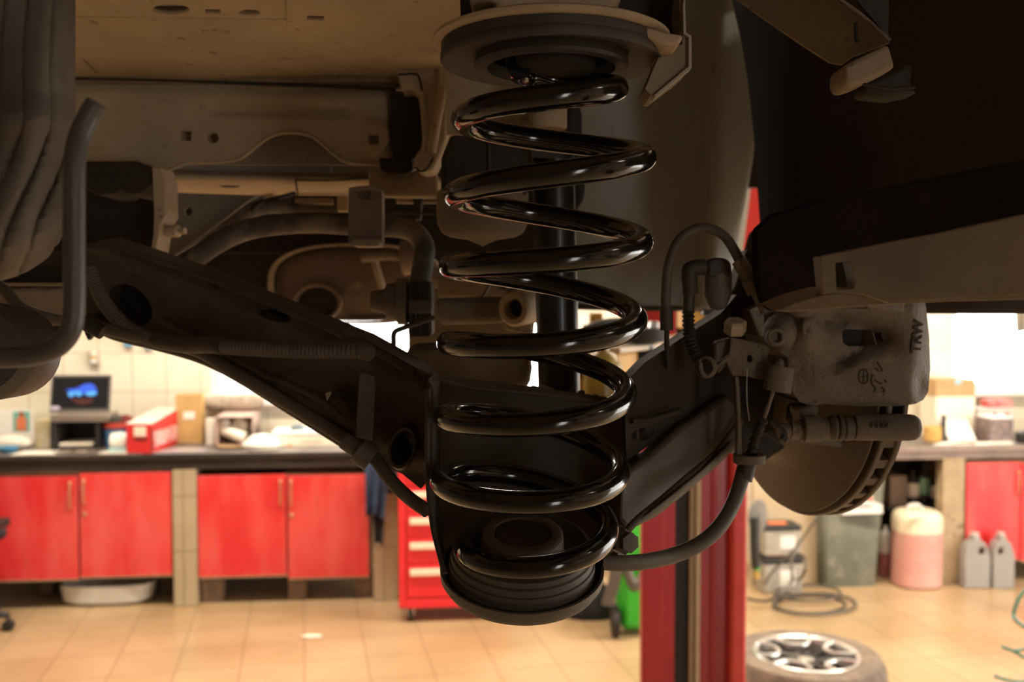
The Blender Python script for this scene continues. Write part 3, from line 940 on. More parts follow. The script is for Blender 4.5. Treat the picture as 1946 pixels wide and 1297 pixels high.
# grey cloth hanging at the window
o = cloth('hanging_cloth', 1925, 1990, 540, 640, .52, M('grey_cloth', (.30, .29, .26), (.42, .36, .26), rough=.9, scale=8), None, 3, .8, .5)
things_of(o, 'grey cloth hanging beside the bright right window', 'cloth')
link('cloth_rail', tube_bm([B(bu(1900, .54), .54, bz(1950, 541, .52) + .01), B(bu(2010, .54), .6, bz(1950, 541, .52) + .01)], .008), m_chrome, o)

# ================================================================ UNDER THE RIGHT WORKTOP
m_board = M('pale_board', (.55, .43, .28), (.48, .37, .24), rough=.8, scale=4)
o = bbox('wooden_panel', 1432, 1561, .10, .14, 880, 1108, m_board, None, z0=.001, z1=ZBR - .002)
things_of(o, 'pale wooden panel closing the shelf behind the stacked batteries', 'panel')
# stacked batteries
def battery(px0, px1, py0, py1, v, z0, label):
    t = thing('stacked_battery', label, 'battery', B(bu((px0 + px1) / 2, v), v + .08, z0), 0, 'batteries stacked on the floor')
    z1 = bz((px0 + px1) / 2, py0, v)
    hh = z1 - z0
    bbox('battery_case', px0, px1, v, v + .16, 0, 0, M('battery_grey', (.42, .38, .32), (.34, .3, .26), rough=.5, scale=14), t, z0=z0, z1=z0 + hh * .78, bevel=.006)
    bbox('battery_lid', px0 - 1, px1 + 1, v - .003, v + .163, 0, 0, m_black, t, z0=z0 + hh * .78 + .0005, z1=z0 + hh * .95, bevel=.006)
    bbox('white_label', px0 + 30, px0 + 58, v - .002, v - .0005, 0, 0, m_paper, t, z0=z0 + hh * .22, z1=z0 + hh * .62, bevel=0)
    bbox('terminal_cap', px0 + 8, px0 + 42, v + .03, v + .08, 0, 0, M('terminal_orange', (.75, .2, .08), rough=.4), t, z0=z0 + hh * .95, z1=z1, bevel=.003)
    return z1
BVV = -.10
zb1 = battery(1455, 1528, 1057, 1112, BVV, .001, 'grey battery standing on the floor, lower of the two stacked')
battery(1455, 1524, 997, 1057, BVV, zb1 + .0015, 'grey battery with an orange cap, upper of the two stacked')
# angle grinder like disc tool hanging at the panel
t = thing('hanging_polisher', 'black polisher with a grey disc hanging by the wooden panel beside the red lift post', 'power tool', G(1436, 1040, 5.4))
tube('handle_body', [(1434, 985, 5.45), (1434, 1020, 5.45), (1436, 1070, 5.45), (1438, 1078, 5.45)], 9, m_black, t)
link('disc', lathe_bm(G(1440, 982, 5.5), (.6, -1, 0), [(0, -.01), (.085, -.01), (.088, 0), (.085, .012), (.04, .016), (0, .016)], 32, sq=(1.1, .75, 1)), M('disc_grey', (.16, .15, .14), (.25, .23, .2), rough=.8, scale=10), t)
tube('green_ring', [(1437, 1078, 5.45), (1438, 1083, 5.45)], 7, M('green_plastic', (.05, .5, .1), rough=.4), t)
tube('yellow_tip', [(1438, 1083, 5.45), (1439, 1100, 5.45)], 4, M('brass_tip', (.7, .45, .1), rough=.4), t)
# grey green waste bin
v = -.02
t = thing('waste_bin', 'grey-green bin with a red and white warning card under the grey worktop', 'bin', B(bu(1625, .1), v + .15, 0))
x0, x1 = bu(1568, v), bu(1676, v); zt = bz(1625, 897, v)
bm = bmesh.new()
bot = rrect(x0 + .012, v + .03, x1 - .012, v + .30, .03); top = rrect(x0 - .01, v, x1 + .03, v + .34, .03)
va = [bm.verts.new(B(p[0], p[1], .002)) for p in bot]; vb = [bm.verts.new(B(p[0], p[1], zt)) for p in top]
n_ = len(va)
for i in range(n_): bm.faces.new((va[i], va[(i + 1) % n_], vb[(i + 1) % n_], vb[i]))
bm.faces.new(list(reversed(va)))
m_bin = M('bin_plastic', (.10, .10, .07), (.155, .15, .105), rough=.6, scale=5, c3=(.22, .20, .15), s3=11)
link('bin_body', bm, m_bin, t, solid=.006)
bm = bmesh.new(); rim = [B(p[0], p[1], zt) for p in rrect(x0 - .015, v - .005, x1 + .035, v + .345, .03)]
link('rim', tube_bm(rim, .009, 8, closed=True), m_bin, t)
sg = link('warning_card', plate_bm([(1600, 979), (1600, 955), (1625, 926), (1647, 918), (1662, 955), (1677, 960), (1678, 976)], bd(1640, v - .025, 950), (0, .003, 0)), m_paper, t, smooth=False)
link('warning_symbol', plate_bm([(1622, 950), (1646, 922), (1660, 953)], bd(1640, v - .0285, 950), (0, .001, 0), holes=[ell(1644, 942, 7, 5, 12)]), M('warning_red', (.75, .16, .10), rough=.5), sg, smooth=False)
link('warning_line', plate_bm(rect(1624, 961, 1656, 964), bd(1640, v - .0285, 950), (0, .001, 0)), m_black, sg, smooth=False)
# pink bottle
m_clear = M('milky_plastic', (.72, .66, .60), (.66, .6, .54), rough=.4)
m_pink = M('pink_fluid_plastic', (.62, .30, .26), (.68, .38, .33), rough=.35, scale=5)
def bottle(px, r, base_py, lvl_py, top_py, v, label, name, cat, mA, mB, neck=.25, sq=None):
    base = B(bu(px, v), v, .001)
    zl = bz(px, lvl_py, v); zt = bz(px, top_py, v)
    t = thing(name, label, cat, base)
    lathe('filled_body', base, (0, 0, 1), [(r * .9, 0), (r, .012), (r, zl)], mA, t, sq=sq, xdir=BU)
    lathe('empty_body', base + BZ * (zl + .0004), (0, 0, 1), ([(r, 0), (r, (zt - zl) * .55), (r * .96, (zt - zl) * .78), (r * .86, (zt - zl) * .93), (r * .74, (zt - zl)), (0, zt - zl)] if neck > .5 else [(r, 0), (r, (zt - zl) * .45), (r * .85, (zt - zl) * .7), (r * neck, (zt - zl) * .86), (r * neck, (zt - zl))]), mB, t, sq=sq, xdir=BU)
    return t, zt
m_pinkdk = M('dark_pink', (.42, .15, .15), rough=.35)
bottle(1684, .040, 1085, 1050, 1000, .22, 'slim bottle half full of dark pink fluid beside the bin', 'fluid_bottle', 'bottle', m_pinkdk, m_clear)
t, zt = bottle(1744, .146, 1092, 1008, 970, .02, 'large round-shouldered canister two thirds full of pink coolant', 'coolant_canister', 'canister', m_pink, M('milky_cream', (.85, .72, .52), rough=.4), neck=.8, sq=(1, .9, .8))
tube('grip', [(1724, 974, 5.84), (1728, 963, 5.84), (1744, 961, 5.84), (1752, 970, 5.84)], 4, m_clear, t)
lathe('cap', B(bu(1748, .02), .02, zt), (0, 0, 1), [(.03, 0), (.03, .018), (0, .02)], m_wpart, t)
# two grey bottles in front of the cabinet
def jug(px0, px1, py0, py1, label, flip):
    c = G((px0 + px1) / 2, py1, 5.90); c.z = .001
    py1 = py1 + 14
    t = thing('oil_bottle', label, 'bottle', c, 0, 'grey oil bottles before the red cabinet')
    wpx = (px1 - px0) / F * c.y; h = (py1 - py0) / F * c.y * 1.0
    m = m_jug
    s = 1 if flip else -1
    ptsb = [(-wpx / 2, 0), (wpx / 2, 0), (wpx / 2, h * .62), (wpx * .30 , h * .86), (wpx * .12, h * .90), (wpx * .12, h * .97), (-wpx * .16, h * .97), (-wpx * .16, h * .9), (-wpx * .34, h * .84), (-wpx / 2, h * .66)]
    hole = ell(wpx * .16 * s, h * .70, wpx * .12, h * .08, 12)
    bm = bmesh.new()
    vs = [bm.verts.new((p[0], p[1], 0)) for p in ptsb]; [bm.edges.new((vs[i], vs[(i + 1) % len(vs)])) for i in range(len(vs))]
    hv = [bm.verts.new((p[0], p[1], 0)) for p in hole]; [bm.edges.new((hv[i], hv[(i + 1) % len(hv)])) for i in range(len(hv))]
    bmesh.ops.triangle_fill(bm, use_beauty=True, edges=bm.edges)
    g = bmesh.ops.extrude_face_region(bm, geom=bm.faces[:])
    nv = [v for v in g['geom'] if isinstance(v, bmesh.types.BMVert)]
    bmesh.ops.translate(bm, verts=nv, vec=(0, 0, -.085))
    bm.transform(Matrix.Translation(c) @ Matrix.Rotation(PI / 2, 4, 'X'))
    bmesh.ops.holes_fill(bm, edges=[e for e in bm.edges if e.is_boundary], sides=0)
    link('bottle_body', bm, m, t, bevel=.008, seg=3)
    lathe('bottle_cap', c + Vector((-wpx * .02, .04, h * .97)), (0, 0, 1), [(wpx * .16, 0), (wpx * .16, h * .06), (0, h * .065)], M('grey_cap', (.5, .48, .44), rough=.4), t, seg=20)
m_jug = M('grey_jug', (.30, .29, .28), (.35, .33, .31), rough=.4, scale=6)
jug(1833, 1882, 1018, 1107, 'grey oil bottle, left of the two before the right red cabinet', True)
jug(1887, 1928, 1022, 1112, 'grey oil bottle, right of the two before the right red cabinet', False)
# black bottles and cans on the shelf above the canister
for k, (px, w_, py0, lb, lm) in enumerate(((1735, 26, 895, 'black bottle with a cream label on the shelf above the pink canister', m_paper2), (1757, 22, 880, 'tall black bottle with a green label on the shelf above the pink canister', M('green_label', (.25, .5, .35), rough=.5)), (1778, 24, 903, 'black spray bottle with a white label next to the stained pillar', m_paper))):
    v = .28; zsh = bz(px, 964, v)
    t = thing('shelf_bottle', lb, 'bottle', B(bu(px, v), v, zsh), 0, 'black bottles on the shelf')
    r = w_ / 2 / F * 5.95; zt = bz(px, py0, v)
    lathe('bottle_body', B(bu(px, v), v, zsh), (0, 0, 1), [(r, 0), (r, (zt - zsh) * .7), (r * .4, (zt - zsh) * .85), (r * .4, zt - zsh)], m_black, t, seg=20)
    lathe('bottle_label', B(bu(px, v), v, zsh + (zt - zsh) * .30), (0, 0, 1), [(r + .001, 0), (r + .0015, .001), (r + .0015, (zt - zsh) * .36), (r + .001, (zt - zsh) * .37)], lm, t, seg=20)
o = bbox('shelf_board', 1690, 1792, .16, .46, 965, 970, m_dark, None)
things_of(o, 'dark shelf board above the pink coolant canister', 'shelf')
o = bbox('brown_crate', 1692, 1724, .2, .42, 905, 964, M('brown_crate', (.14, .085, .05), rough=.8), None, z0=bz(1740, 965, .16) + .002)
things_of(o, 'dark brown crate left of the black bottles', 'crate')

# ================================================================ FLOOR: CABLES, WHEEL, PAPER
m_cable = M('cable_grey', (.09, .075, .06), rough=.6)
def fl(px, py, h=.006):
    p = floor_at(px, py); return p + Vector((0, 0, h))
P_ = [fl(1420, 1140), fl(1450, 1145), fl(1475, 1138), fl(1500, 1128, .01)]
loops = []
for k, (cx_, cy_, rx, ry, n_) in enumerate(((1540, 1152, 66, 17, 1), (1548, 1155, 78, 20, 1), (1535, 1138, 62, 15, 1))):
    loops += [fl(x, y, .008 + .012 * k) for (x, y) in ell(cx_, cy_, rx, ry, 18, 0, PI * 1.1, PI * 3.05)]
P_ = P_ + loops + [fl(1500, 1120, .03), G(1506, 1100, 5.2), G(1503, 1070, 5.25), G(1512, 1052, 5.28), G(1530, 1062, 5.3), G(1528, 1090, 5.25), fl(1512, 1112, .02)]
P_ += [fl(1480, 1118, .01), fl(1462, 1116, .01)]
o = link('floor_cable', tube_bm(path(P_, 3, True), .0085, 8), m_cable)
things_of(o, 'dark cable lying in loops on the floor before the stacked batteries', 'cable')
o = link('hanging_cable', tube_bm(path([G(1452, 1112, 5.45), G(1470, 1085, 5.45), G(1505, 1050, 5.4), G(1535, 1010, 5.4), G(1556, 975, 5.4), G(1580, 900, 5.5), G(1590, 860, 5.6)], 6, True), .007, 8), m_cable)
things_of(o, 'grey cable rising from the floor past the batteries to the worktop', 'cable')

# alloy wheel lying flat
wc = floor_at(1522, 1300); wc = Vector((wc.x - .03, 4.24, 0))
m_alloy = M('alloy_silver', (.62, .60, .58), rough=.25, metal=.7)
m_tyre = M('dusty_tyre', (.22, .17, .13), (.13, .10, .08), rough=.85, scale=12)
m_gloss = M('gloss_black', (.012, .012, .015), rough=.12, coat=.5)
t = thing('car_wheel', 'alloy wheel with a dusty tyre lying flat on the tiled floor', 'wheel', wc)
R_ = .338
lathe('tyre', wc, (0, 0, 1), [(R_ * .70, .03), (R_ * .78, .005), (R_ * .93, .0), (R_, .04), (R_ * 1.01, .11), (R_ * .985, .17), (R_ * .93, .205), (R_ * .80, .215), (R_ * .70, .205), (R_ * .68, .19), (R_ * .68, .04)], m_tyre, t, seg=72, closed=True)
lathe('rim_ring', wc, (0, 0, 1), [(R_ * .675, .17), (R_ * .69, .208), (R_ * .665, .214), (R_ * .62, .205), (R_ * .60, .18), (R_ * .60, .06), (R_ * .66, .05)], m_alloy, t, seg=72, closed=True)
lathe('barrel', wc, (0, 0, 1), [(0, .05), (R_ * .6, .05), (R_ * .6, .07), (R_ * .2, .08), (0, .08)], m_gloss, t, seg=48)
lathe('hub_cap', wc, (0, 0, 1), [(R_ * .14, .09), (R_ * .14, .17), (R_ * .10, .182), (0, .184)], m_alloy, t, seg=32)
for k in range(5):
    a = 2 * PI * k / 5 + .35
    ex = Vector((math.cos(a), math.sin(a), 0)); ey = Vector((-math.sin(a), math.cos(a), 0))
    # bright U-shaped end and dark twin spoke
    spk = bmesh.new()
    for s in (-1, 1):
        prism_bm([(R_ * .10, s * .004), (R_ * .62, s * .055), (R_ * .62, s * .075), (R_ * .10, s * .03)], wc + BZ * .165, ex, ey, BZ * .022, spk)
    sp = link('spoke', spk, m_gloss, t, bevel=.003)
    u_ = path([wc + BZ * .205 + ex * (R_ * .63) + ey * .082, wc + BZ * .203 + ex * (R_ * .46) + ey * .062, wc + BZ * .20 + ex * (R_ * .36) + ey * .03,
               wc + BZ * .20 + ex * (R_ * .36) - ey * .03, wc + BZ * .203 + ex * (R_ * .46) - ey * .062, wc + BZ * .205 + ex * (R_ * .63) - ey * .082], 5, True)
    link('bright_trim', tube_bm(u_, .011, 8), m_alloy, sp)
    link('wheel_bolt', lathe_bm(wc + BZ * .165 + (Matrix.Rotation(.63, 3, 'Z') @ ex) * (R_ * .2), (0, 0, 1), [(.011, 0), (.011, .012), (0, .014)], 8), m_chrome, t)

# paper scrap
o = link('paper_scrap', prism_bm([(-.05, -.01), (.0, -.028), (.06, -.01), (.05, .02), (-.02, .025)], floor_at(590, 1211) + Vector((0, 0, .001)), (1, 0, 0), (0, 1, 0), (0, 0, .006)), m_paper2)
things_of(o, 'small crumpled cream paper scrap on the bare floor tiles', 'scrap')
# office chair at left edge: only its caster foot and arm end are in view
fc = floor_at(16, 1200)
t = thing('office_chair', 'black office chair at the left edge, one castor foot in view', 'chair', Vector((fc.x - .36, fc.y - .0, 0)))
link('armrest', box_bm(Vector((fc.x - .075, fc.y + .02, .56)), (.06, .24, .05)), m_black, t, bevel=.015, seg=3)
link('armrest_post', tube_bm([Vector((fc.x - .1, fc.y, .56)), Vector((fc.x - .13, fc.y, .5))], .012, 8), m_black, t)
for a in range(5):
    an = a * 2 * PI / 5
    dx = Vector((math.cos(an), math.sin(an), 0)); c = t.location + dx * .36
    link('caster', lathe_bm(c + Vector((0, -.02, .03)), (0, 1, 0), [(.018, 0), (.03, .003), (.03, .037), (.018, .04)], 20), m_black, t)
    link('base_leg', tube_bm([t.location + Vector((0, 0, .13)), c + Vector((0, 0, .085)), c + Vector((0, 0, .05))], lambda i: (.03, .018, .012)[i], 10), m_black, t)
link('column', tube_bm([t.location + Vector((0, 0, .10)), t.location + Vector((0, 0, .45))], .028, 14), m_black, t)
link('seat', box_bm(t.location + Vector((0, 0, .48)), (.5, .48, .07)), m_blackcloth, t, bevel=.03, seg=4)
link('backrest', box_bm(t.location + Vector((-.02, -.24, .78)), (.46, .06, .48)), m_blackcloth, t, bevel=.03, seg=4)
link('back_bar', tube_bm([t.location + Vector((0, -.2, .45)), t.location + Vector((0, -.28, .55)), t.location + Vector((0, -.275, .7))], .015, 10), m_black, t)

# green spiral hose stand at the right edge
m_green = M('teal_hose', (.02, .20, .15), rough=.35)
t = thing('coiled_air_hose', 'dark green air hose with looping ends at the right edge of the picture', 'hose', floor_at(1975, 1330))
for pts in ([(1960, 1110, 3.6), (1938, 1135, 3.6), (1927, 1165, 3.6), (1930, 1180, 3.6), (1950, 1195, 3.62)], [(1925, 1172, 3.58), (1940, 1187, 3.6), (1965, 1200, 3.6)],
            [(1904, 1230, 3.5), (1925, 1238, 3.5), (1946, 1250, 3.5), (1970, 1262, 3.5)], [(1925, 1238, 3.5), (1950, 1234, 3.5), (1970, 1235, 3.5)],
            [(1890, 1285, 3.45), (1908, 1292, 3.45), (1935, 1296, 3.45), (1970, 1290, 3.45)]):
    tube('hose_loop', pts, 3.2, m_green, t, seg=8)
link('reel_post', tube_bm([floor_at(1985, 1330) + Vector((0, 0, 0)), floor_at(1985, 1330) + Vector((0, 0, .7))], .05, 16), m_black, t)
# ================================================================ LIFT POST (behind the car)
PD = 3.2
t = thing('lift_post', 'tall red two-post lift column with a black centre channel behind the suspension', 'lift post', Vector((G(1320, 900, PD).x, PD + .15, 0)))
def xat(px, d, py=1000): return G(px, py, d).x
def vbox(name, px0, px1, d0, d1, mat, parent, z0=0.02, z1=3.0, bevel=.004, **k):
    x0, x1 = xat(px0, d0), xat(px1, d0)
    return link(name, box_bm(((x0 + x1) / 2, (d0 + d1) / 2, (z0 + z1) / 2), (x1 - x0, d1 - d0, z1 - z0)), mat, parent, bevel=bevel, **k)
vbox('left_flange', 1220, 1262, PD, PD + .05, m_redpost, t)
vbox('left_lip', 1259, 1283, PD + .01, PD + .06, m_redpost, t)
m_channel = M('black_channel', (.008, .007, .007), rough=.5)
m_tan = M('plated_strip', (.50, .40, .28), (.42, .33, .22), rough=.4, scale=8)
vbox('channel', 1272, 1320, PD + .05, PD + .30, m_channel, t)
vbox('slide_strip', 1312, 1320, PD + .02, PD + .05, m_tan, t)
vbox('slide_strip', 1323, 1332, PD + .005, PD + .05, m_tan, t)
vbox('right_face', 1331, 1392, PD + .03, PD + .08, m_redpost, t)
vbox('right_bead', 1352, 1361, PD + .018, PD + .03, m_redpost, t, bevel=.006, seg=3)
vbox('right_flange', 1390, 1421, PD - .02, PD + .20, M('red_post_bright', (.52, .03, .03), (.58, .06, .05), rough=.35, scale=3), t, bevel=.012, seg=3)
vbox('rear_web', 1225, 1418, PD + .30, PD + .33, m_redpost, t)
link('base_plate', box_bm((xat(1320, PD), PD + .15, .01), (.55, .5, .018)), m_redpost, t, bevel=.003)
# bright upper cover plate with pale edge, leaning
m_redsign = M('signal_red', (.85, .035, .02), rough=.45)
m_pale = M('pale_edge', (.52, .50, .42), rough=.5)
up_ = plate('safety_cover', [(1409, 500), (1440, 250), (1475, 250), (1465, 500)], 2.95, .06, m_redsign, t, bevel=.004)
plate('pale_edge_strip', [(1395, 500), (1428, 250), (1440, 250), (1409, 500)], 2.94, .07, m_pale, t, bevel=.003)
# green air compressor-like drum behind the post with black hoses
t = thing('green_drum', 'bright green upright machine standing just left of the red lift post', 'machine', Vector((xat(1222, 5.0), 5.2, 0)))
gx = xat(1222, 5.0)
link('green_shell', box_bm((gx, 5.2, .40), (.21, .30, .74)), M('bright_green', (.04, .50, .03), (.03, .42, .03), rough=.35, scale=4), t, bevel=.035, seg=4)
link('green_top', box_bm((gx, 5.2, .79), (.15, .24, .05)), M('dark_green', (.02, .2, .02), rough=.4), t, bevel=.02, seg=3)
for k in range(2):
    tube('suction_hose', [(1150 + 8 * k, 1150, 5.0), (1165 + 8 * k, 1100, 5.0), (1172 + 8 * k, 1040, 5.0), (1190, 1075 + 10 * k, 5.0), (1205, 1110 + 8 * k, 4.98), (1222, 1090, 5.0), (1228, 1050, 5.02)], 8, M('grey_hose', (.10, .085, .07), rough=.5), t)
lathe('drum_wheel', Vector((gx - .16, 5.05, .085)), (1, 0, 0), [(.05, 0), (.082, .006), (.082, .04), (.05, .046)], m_rub, t, seg=28)
o = link('black_tool_bag', lathe_bm(Vector((xat(1120, 5.35), 5.4, 0.001)), (0, 0, 1), [(0, 0), (.14, 0), (.16, .05), (.13, .14), (.08, .19), (.03, .21), (0, .21)], 14, sq=(1.0, .7, .9)), m_blackcloth)
things_of(o, 'slumped black tool bag on the floor left of the green machine', 'bag')

# yellow lift arm with threaded pad, seen between the coils and the knuckle
m_yel = M('lift_yellow', (.60, .33, .05), (.48, .25, .04), rough=.5, scale=8, c3=(.12, .07, .03), s3=20)
m_rust = M('oily_brown', (.20, .10, .04), (.30, .15, .06), rough=.6, scale=9)
lift = bpy.data.objects['lift_post']
A = G(1085, 738, 1.95); Bp = G(1400, 700, 3.1)
dxy = (Bp - A); dxy.z = 0; ln = dxy.length; dxy.normalize(); sdv = Vector((-dxy.y, dxy.x, 0))
m3 = Matrix((dxy, sdv, Vector((0, 0, 1)))).transposed()
zc = G(1260, 668, 2.4).z
t = larm = link('lift_arm', box_bm(((A.x + Bp.x) / 2, (A.y + Bp.y) / 2, zc - .03), (ln, .12, .09), m3), m_yel, lift, bevel=.006, label='yellow swing arm with a threaded black pad')
link('arm_plate', box_bm(((A.x + Bp.x) / 2, (A.y + Bp.y) / 2, zc + .022), (ln * .9, .16, .012), m3), m_tan, t, bevel=.002)
pc = G(1216, 700, 2.15)
thr = [(.030, -.03)]
for k in range(9): thr += [(.034, -.028 + k * .0085), (.029, -.0235 + k * .0085)]
link('pad_thread', lathe_bm(pc, (0, 0, 1), thr + [(.028, .052)], 24), m_black, t)
link('rubber_pad', lathe_bm(pc + Vector((0, 0, .055)), (0, 0, 1), [(.02, 0), (.058, .004), (.062, .02), (.058, .034), (0, .034)], 28), m_rub, t)
link('yellow_carriage', box_bm(G(1322, 606, 3.0), (.10, .10, .06)), m_yel, lift, bevel=.004)
link('yellow_stop', box_bm(G(1132, 612, 2.2), (.03, .04, .04)), m_yel, t, bevel=.004)
tube('black_grip', [(1112, 628, 2.1), (1150, 616, 2.12), (1190, 612, 2.15)], 10, m_black, t)
tube('oil_jar_arm', [(1238, 632, 2.2), (1262, 628, 2.2)], 12, M('red_cap', (.55, .02, .02), rough=.4), t)
link('metal_block', box_bm(G(1242, 632, 2.18), (.02, .03, .05)), m_chrome, t, bevel=.004)
t = thing('oil_bottle', 'yellow-brown oil bottle glimpsed through the lower coils', 'bottle', G(1145, 765, 1.9))
o_ = G(1145, 765, 1.9)
lathe('bottle_body', o_, (0, 0, 1), [(.035, 0), (.038, .01), (.038, .075), (.024, .095), (.012, .1), (.012, .115)], M('oil_yellow', (.40, .27, .04), (.16, .1, .03), rough=.3, scale=6), t, seg=24)
lathe('bottle_cap', o_ + Vector((0, 0, .115)), (0, 0, 1), [(.015, 0), (.015, .014), (0, .015)], m_black, t, seg=16)
link('arm_tray', box_bm(G(1145, 768, 1.9) + Vector((.02, 0, -.014)), (.16, .12, .02)), m_rust, larm, bevel=.003)

# ================================================================ CAR UNDERBODY
m_beige = M('dusty_underseal', (.42, .325, .22), (.34, .26, .175), rough=.75, scale=6, bump=.15, bscale=160, c3=(.20, .13, .08), s3=55, l3=.66, h3=.74)
m_beige2 = M('dusty_underseal_dark', (.28, .215, .145), (.20, .155, .105), rough=.8, scale=9, bump=.2, bscale=180, c3=(.14, .09, .055), s3=60, l3=.62, h3=.72)
m_greyp = M('grey_box_paint', (.34, .31, .26), (.38, .32, .25), rough=.7, scale=8, bump=.12, bscale=150)
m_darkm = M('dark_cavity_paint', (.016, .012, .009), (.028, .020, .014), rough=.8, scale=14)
m_darkp = M('black_plastic_dusty', (.014, .011, .0085), (.024, .019, .015), rough=.7, scale=10, bump=.12, bscale=120)
m_bump = M('bumper_plastic', (.20, .202, .18), (.25, .25, .22), rough=.48, scale=3, c3=(.16, .15, .13), s3=70, l3=.66, h3=.74, stretch=(1, 1, .25))

car = thing('car_underbody', 'raised car seen from below: beige dusty floor pan, crossmember, spring tower and dark wheel-arch liner', 'car body', G(700, 100, 1.0))

def HP(H): return lambda x, y: dz(x, y, H)
# big floor pan and body shell above (they shade everything below)
link('floor_pan', box_bm((-.42, -.75, EYE + .48), (1.72, 4.9, .02)), m_beige2, car)
link('side_sill', box_bm((.42, -1.35, EYE + .42), (.06, 3.4, .14)), m_darkp, car, bevel=.01)
link('side_sill', box_bm((-1.26, -1.35, EYE + .42), (.06, 3.4, .14)), m_darkp, car, bevel=.01)
# frame rail strip with holes
holes = [ell(325, 19, 34, 10, 24), rect(390, 19, 418, 27), ell(474, 25, 20, 5.5, 20)]
plate('frame_rail', [(60, -60), (548, -60), (548, 36), (300, 34), (60, 29)], HP(.222), (0, 0, .004), m_beige, car, holes=holes, bevel=.0012)
plate('rail_extension', [(540, -60), (884, -60), (884, 34), (872, 52), (840, 88), (790, 88), (700, 62), (640, 54), (544, 50)], HP(.2195), (0, 0, .004), m_beige, car, holes=[rect(584, 32, 615, 40)], bevel=.0015)
rl = bmesh.new()
for (xa, ya, xb, yb) in ((60, 29, 300, 34), (300, 34, 548, 36)):
    p, q = G(xa, ya, dz(xa, ya, .222)), G(xb, yb, dz(xb, yb, .222))
    vs = [rl.verts.new(v) for v in (p, q, q + Vector((0, .012, .012)), p + Vector((0, .012, .012)))]; rl.faces.new(vs)
link('rail_step', rl, m_beige, car, solid=.002)
link('rail_box', box_bm((-.20, .66, EYE + .30), (.62, .22, .004)), m_darkm, car)
# floor section between rail and crossmember: slightly domed
HPf = .232
rows = []
for j, y in enumerate((28, 60, 95, 125, 150)):
    row = []
    for i in range(11):
        x = 60 + i * 82
        H = HPf - .004 * math.sin(j / 4 * PI) - (.006 * math.exp(-((x - 330 - (y - 60) * .6) / 28) ** 2)) + .004 * math.exp(-((x - 655) / 22) ** 2)
        row.append((x, y, dz(x, y, H)))
    rows.append(row)
surf('floor_section', rows, m_beige, car, thick=.003, sub=2)
tube('pressed_crease', [(140, 92, .885), (160, 115, .92), (184, 139, .965)], 1.6, m_beige2, car, seg=8)
# crossmember: flanged top edge then vertical face
CMD = 1.0
tube('sealed_seam', [(60, 149, CMD - .004), (300, 153, CMD - .004), (560, 161, CMD - .004), (752, 170, CMD - .004)], 3.2, m_darkm, car, seg=8)
face = [(60, 152), (300, 157), (560, 165), (742, 172), (778, 178), (779, 302)]
face += [(735, 313), (700, 314), (665, 310), (648, 303)] + smooth2([(640, 297), (622, 283), (606, 268), (585, 257), (560, 252), (535, 253), (512, 261), (490, 276), (470, 293), (450, 304), (428, 309)], 3)
face += [(400, 309), (350, 309), (338, 317), (325, 322), (310, 323), (296, 320), (282, 312), (265, 306), (240, 305), (60, 304)]
holes = [rect(344, 248, 364, 268), ell(405, 262, 11, 11, 18), rect(701, 255, 720, 275)]
def sm(a, b, x):
    t_ = max(0, min(1, (x - a) / (b - a))); return t_ * t_ * (3 - 2 * t_)
def dF(x, y):
    d = CMD
    yc = 207 + (x - 400) * .028
    d += .0075 * math.exp(-((y - yc) / 8.5) ** 2) * sm(388, 410, x) * (1 - sm(655, 682, x))
    r = math.hypot(x - 710, y - 262)
    d -= .004 * (1 - sm(30, 38, r)) * (1 if y < 262 or r < 30 else 1)
    d += .020 * sm(725, 790, x) * (1 - sm(285, 315, y)) * (1 if r > 38 else sm(30, 38, r))
    d += .004 * (1 - sm(160, 178, y - (x - 300) * .02))
    d += .0012 * math.sin(x / 37.0) * math.sin(y / 29.0 + x / 90)
    return d
relief('crossmember_face', face, dF, .006, m_beige, car, holes=holes, step=8.0, bdf=lambda x, y: CMD)
# rolled lower lip of the face
tube('rolled_lip', [(160, 307, CMD - .001), (240, 306, CMD - .001), (268, 309, CMD), (292, 320, CMD), (318, 323, CMD), (342, 315, CMD), (360, 309, CMD), (400, 309, CMD), (430, 307, CMD), (455, 301, CMD), (480, 284, CMD), (505, 264, CMD), (530, 254, CMD), (560, 252, CMD), (590, 258, CMD), (612, 273, CMD), (632, 291, CMD), (652, 305, CMD), (680, 311, CMD), (730, 313, CMD)], 3.4, m_beige, car, n=4, seg=8)
# bead pressed into the face
for (x, y) in ((311, 207), (313, 276), (365, 175), (322, 262)):
    link('spot_weld', lathe_bm(G(x, y, CMD - .0005), (0, -1, 0), [(.0035, 0), (.003, .0012), (0, .0018)], 14), m_beige, car)
link('crossmember_top', box_bm((-.21, 1.03, EYE + .2285), (.60, .07, .010)), m_beige2, car)
link('crossmember_back', box_bm(G(430, 240, 1.012) + Vector((0, .016, 0)), (.46, .004, .075)), m_beige2, car)
